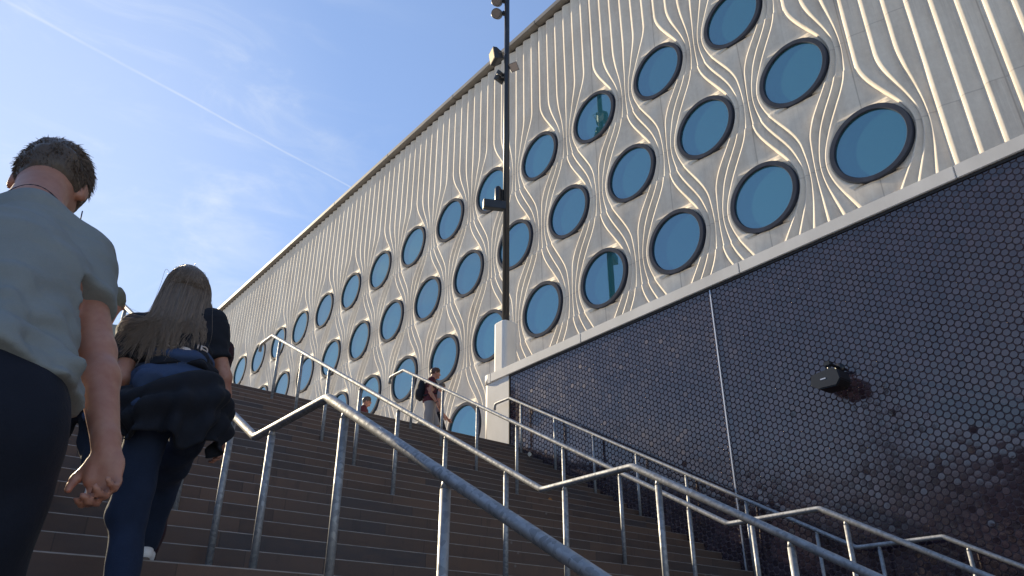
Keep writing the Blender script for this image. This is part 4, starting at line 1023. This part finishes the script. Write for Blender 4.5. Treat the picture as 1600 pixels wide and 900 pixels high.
# --- person in maroon trousers stepping onto the landing, hidden by the woman
J = pose((1.215, 4.50, ZL), 0.05, 1.60, anR=(-.10, -.30, .09), knR=(-.02, -.02, .50), anL=(-.02, .10, .09), wrR=(.15, -.02, .92), elR=(.20, -.10, 1.15))
J['toeR'] = J['anR'] + np.array([0.02, 0.16, -0.055])
person(J, 'person in maroon trousers and white trainers on the landing, hidden by the woman', h=0.012, female=True, shirt=M['maroon_dark'], trousers=M['maroon_dark'], hair=M['hair_brown'], shoes=M['white_shoe'])

# --- group on the upper plaza
hd = R(118)
J = pose((8.52, 13.25, ZT), hd, 1.80, head=(0, .09, 1.675), wrR=(.25, .13, .93), elR=(.235, -.02, 1.16), anR=(.09, -.22, .10), knR=(.09, -.02, .5), anL=(-.09, .22, .09), knL=(-.09, .16, .52))
J['face'] = nrm([math.sin(R(112)), math.cos(R(112)), -0.05])
pm = person(J, 'man in a maroon T-shirt and grey shorts wearing a black backpack', h=0.010, shirt=M['maroon'], trousers=M['grey_short'], hair=M['hair_red'], shoes=M['dark_shoe'], short_leg=True, sleeve=0.5, girth=1.10, hem=0.04)
g = MB(); wv = nrm(J['wrR'] - J['elR']); g.lathe([(0.034, -0.008), (0.036, 0), (0.034, 0.008)], J['wrR'] - wv * 0.015, wv, 16); wb = g.build('wrist_band', M['black']); wb.parent = pm; wb.matrix_parent_inverse = Matrix.Translation(-pm.location)
tf, sp, tr = J['tf'], J['sp'], J['tr']
bc = J['chest'] - tf * 0.205 - sp * 0.01
bp = empty('backpack', bc - sp * 0.24, 'black backpack on the back of the man in the maroon T-shirt', 'backpack')
sdf_obj('main_bag', [(ell(bc, [tr, tf, sp], np.array([0.15, 0.095, 0.24])), 0), (ell(bc - sp * 0.08 - tf * 0.05, [tr, tf, sp], np.array([0.115, 0.07, 0.12])), 0.03)], 0.010, M['black_tee'], bp, post=lambda Fv, X, Y, Z: Fv + folds(9, 0.004, 40, 5)(X, Y, Z))
for sg in (-1, 1):
    g = MB(); s0 = J['neck'] + tr * sg * 0.105 - sp * 0.03
    pts_ = [bc + tr * sg * 0.10 + sp * 0.17 + tf * 0.06, s0 + sp * 0.045 - tf * 0.05, s0 + sp * 0.045 + tf * 0.05, s0 + tf * 0.15 - sp * 0.13, s0 + tf * 0.12 - sp * 0.30 + tr * sg * 0.05, bc + tr * sg * 0.15 - sp * 0.16 + tf * 0.05]
    g.tube([Vector(p) for p in pts_], 0.016, 8); o = g.build('shoulder_strap', M['black_tee']); o.parent = bp; o.matrix_parent_inverse = Matrix.Translation(-bp.location)
J = pose((9.02, 13.68, ZT), R(125), 1.68, elL=(-.22, .05, 1.18), wrL=(-.22, .24, .98), elR=(.24, .02, 1.16), wrR=(.27, .14, .92), anR=(.09, .20, .09), knR=(.09, .15, .5))
person(J, 'person in a grey sleeveless top and dark shorts behind the man with the backpack', h=0.011, shirt=M['grey_top'], trousers=M['navy'], hair=M['hair_brown'], shoes=M['dark_shoe'], short_leg=True, sleeveless=True, hem=0.04)
J = pose((8.33, 15.80, ZT), R(122), 1.78)
pm2 = person(J, 'man in a maroon top and sunglasses, only head and shoulders above the top step', h=0.011, shirt=M['maroon'], trousers=M['navy'], hair=M['hair_brown'], shoes=M['dark_shoe'])
c, hu, hf, hr = J['head'], J['hu'], J['hf'], J['hr']
sdf_obj('sunglasses', [(ell(c + hf * 0.092 + hr * sg * 0.032 + hu * 0.012, [hr, hf, hu], np.array([0.028, 0.008, 0.020])), 0.004) for sg in (-1, 1)] + [(cap(c + hf * 0.09 + hr * sg * 0.058 + hu * 0.015, c + hr * sg * 0.084 + hu * 0.012, 0.005), 0.004) for sg in (-1, 1)], 0.006, M['black'], pm2)

# print on the woman's shirt: strokes laid on the cloth of the back
shirt_o = [o for o in wom.children if o.name.startswith('t_shirt')][0]
bpy.context.view_layer.update()
from mathutils.bvhtree import BVHTree
dg = bpy.context.evaluated_depsgraph_get()
bvh = BVHTree.FromObject(shirt_o, dg); inv = shirt_o.matrix_world.inverted()
def drop(u, v):
    p = PRT['bs'] + PRT['tr'] * u + PRT['sp'] * v + PRT['bk'] * 0.4
    hit = bvh.ray_cast(inv @ Vector(p), (inv.to_3x3() @ Vector(-PRT['bk'])).normalized(), 1.0)
    return (shirt_o.matrix_world @ hit[0]) if hit[0] is not None else None
g = MB()
for pts_, wd in PRT['ro']:
    q = [drop(u, v) for u, v in pts_]; q = [x + Vector(PRT['bk']) * 0.002 for x in q if x is not None]
    if len(q) > 1: g.tube(q, wd * 0.55, 6)
for poly in ([(0.115, 0.075), (0.150, 0.090), (0.160, 0.060), (0.150, 0.035), (0.128, 0.048)], [(-0.02, 0.015), (0.0, 0.035), (0.03, 0.03), (0.045, 0.012), (0.01, 0.008)], [(-0.14, 0.075), (-0.115, 0.105), (-0.085, 0.10), (-0.10, 0.085)]):
    q = [drop(u, v) for u, v in poly]
    if all(x is not None for x in q):
        cc = sum(q, Vector()) / len(q) + Vector(PRT['bk']) * 0.006
        vs = [g.bm.verts.new(x + Vector(PRT['bk']) * 0.004) for x in q]; vc = g.bm.verts.new(cc)
        for k in range(len(vs)): g.bm.faces.new((vs[k], vs[(k + 1) % len(vs)], vc))
pr_o = g.build('shirt_print', M['print']); pr_o.parent = shirt_o; pr_o.matrix_parent_inverse = Matrix.Translation(-wom.location)

# ------------------------------------------------------------------ litter on the steps
def stair_hit(px, py):
    r = ray(px, py)
    for k in range(23):
        yk = Y1 + k * RUN; t = yk / r[1]; z = r[2] * t
        if ZL + k * RISE <= z <= ZL + (k + 1) * RISE + 0.03: return Vector((r[0] * t, yk, z)), ZL + (k + 1) * RISE
    return Vector((6, 6.7, 1.9)), 1.9
def scrap(name, px, py, sz, m, label, cat):
    p, zt = stair_hit(px, py); k = round((zt - ZL) / RISE); zb = zt - RISE if p.z - (zt - RISE) < RISE else zt
    g = MB(); n = 7; base = Vector((p.x, p.y - 0.035, zb + 0.002))
    vs = {}
    for i in range(n):
        for j in range(n):
            a, b = i / (n - 1) - 0.5, j / (n - 1)
            wdt = (1 - (2 * abs(b - 0.45)) ** 2 * 0.8)
            vs[i, j] = g.bm.verts.new(base + Vector((a * sz * wdt, b * 0.028 + 0.012 * math.sin(a * 5 + b * 3), b * sz * 0.85 + a * 0.25 * sz)))
    for i in range(n - 1):
        for j in range(n - 1): g.bm.faces.new((vs[i, j], vs[i + 1, j], vs[i + 1, j + 1], vs[i, j + 1])).smooth = True
    o = g.build(name, m); tag(o, label, cat)
    so = o.modifiers.new('thick', 'SOLIDIFY'); so.thickness = 0.002
scrap('dry_leaf', 857, 774, 0.115, M['dry_leaf'], 'orange dry leaf leaning on a stair riser', 'leaf')
scrap('paper_scrap', 826, 712, 0.10, M['litter'], 'pale scrap lying on an upper step near the tiled wall', 'litter')

# ------------------------------------------------------------------ far side of the square (mirrored in the tiles)
def tree(name, x, y, h, wr_, label, seed, poplar=False):
    r = np.random.default_rng(seed); root = empty(name, (x, y, ZG), label, 'tree', 'trees across the square')
    g = MB(); th = h * (0.30 if not poplar else 0.12)
    g.tube([(0, 0, -0.1), (0.08, 0.05, th * 0.6), (0.0, 0.1, th), (0.1, 0.0, h * 0.75)], [h * 0.022, h * 0.018, h * 0.014, h * 0.004], 10)
    cl = []
    for i in range(10 if not poplar else 16):
        a = r.uniform(0, 6.28); b = r.uniform(0.0, 1.0); z0 = th + (h - th) * b * 0.75
        rr = wr_ * (0.45 + 0.55 * math.sin(math.pi * min(1, b * 0.85 + 0.12))); e = Vector((math.cos(a) * rr * 0.75, math.sin(a) * rr * 0.75, z0 + rr * (0.45 if not poplar else 1.2)))
        g.tube([(0, 0, z0), (e.x * 0.5, e.y * 0.5, z0 + (e.z - z0) * 0.35), e], [h * 0.009, h * 0.006, h * 0.002], 6); cl.append((e, rr * r.uniform(0.4, 0.62)))
    g.build('trunk', M['bark'], root)
    cl.append((Vector((0, 0, h * 0.86)), wr_ * 0.42))
    n = 2600; V = np.zeros((n * 4, 3)); ids = r.integers(0, len(cl), n)
    for i in range(n):
        c_, rad_ = cl[ids[i]]; d = r.normal(0, 1, 3); d /= np.linalg.norm(d); p = np.array(c_) + d * rad_ * r.uniform(0.35, 1.05) * np.array([1, 1, 0.85])
        u = r.normal(0, 1, 3); u /= np.linalg.norm(u); v = np.cross(u, r.normal(0, 1, 3)); v /= np.linalg.norm(v); sz = r.uniform(0.14, 0.30) * h / 14
        V[i * 4:i * 4 + 4] = [p - u * sz, p - v * sz * 0.6, p + u * sz, p + v * sz * 0.6]
    link('crown', npmesh('crown', V, np.arange(n * 4).reshape(n, 4), False), M['leafmat'], root)
for i, (x, y, h, w_, lab, pop) in enumerate([(-40, 32, 17.5, 4.6, 'round headed green tree across the square, behind the end of the stairs', False), (-42, 39, 19, 5.2, 'tall spreading tree across the square, beside the round headed one', False), (-38, 27.5, 14.5, 3.4, 'small dense tree across the square, beside the brick building', False),
        (-44, 47, 18, 5.2, 'wide dark tree across the square, third along the row', False), (-48, 57, 20, 5.5, 'loose crowned tree across the square, near the plaza', False), (-34, 24.3, 24.5, 1.9, 'tall narrow poplar across the square', True), (-50, 68, 19, 5.4, 'farthest broad tree across the square', False)]):
    tree('tree', x, y, h, w_, lab, 40 + i, pop)
bb = empty('brick_building', (-24, -4, ZG), 'dark flat roofed brick building across from the tiled wall', 'building')
g = MB(); g.box((-36, -16, ZG), (-22, 16.5, 9.2)); adopt(g.build('wall', M['brick']), bb)
g = MB(); g.box((-36.3, -16.3, 9.205), (-21.7, 16.8, 9.55), 0.03); adopt(g.build('roof', M['roofing']), bb)
for zz in (0.0, 3.3, 6.4):
    for yy in (-14, -10.5, -7, -3.5, 0, 3.5, 7, 10.5, 14):
        g = MB(); g.box((-22.05, yy - 0.7, zz - 0.2), (-21.96, yy + 0.7, zz + 1.7)); f_ = adopt(g.build('window', M['frame']), bb)
        g = MB(); g.box((-21.958, yy - 0.6, zz - 0.1), (-21.95, yy + 0.6, zz + 1.6)); q = g.build('pane', M['pane']); q.parent = f_; pass
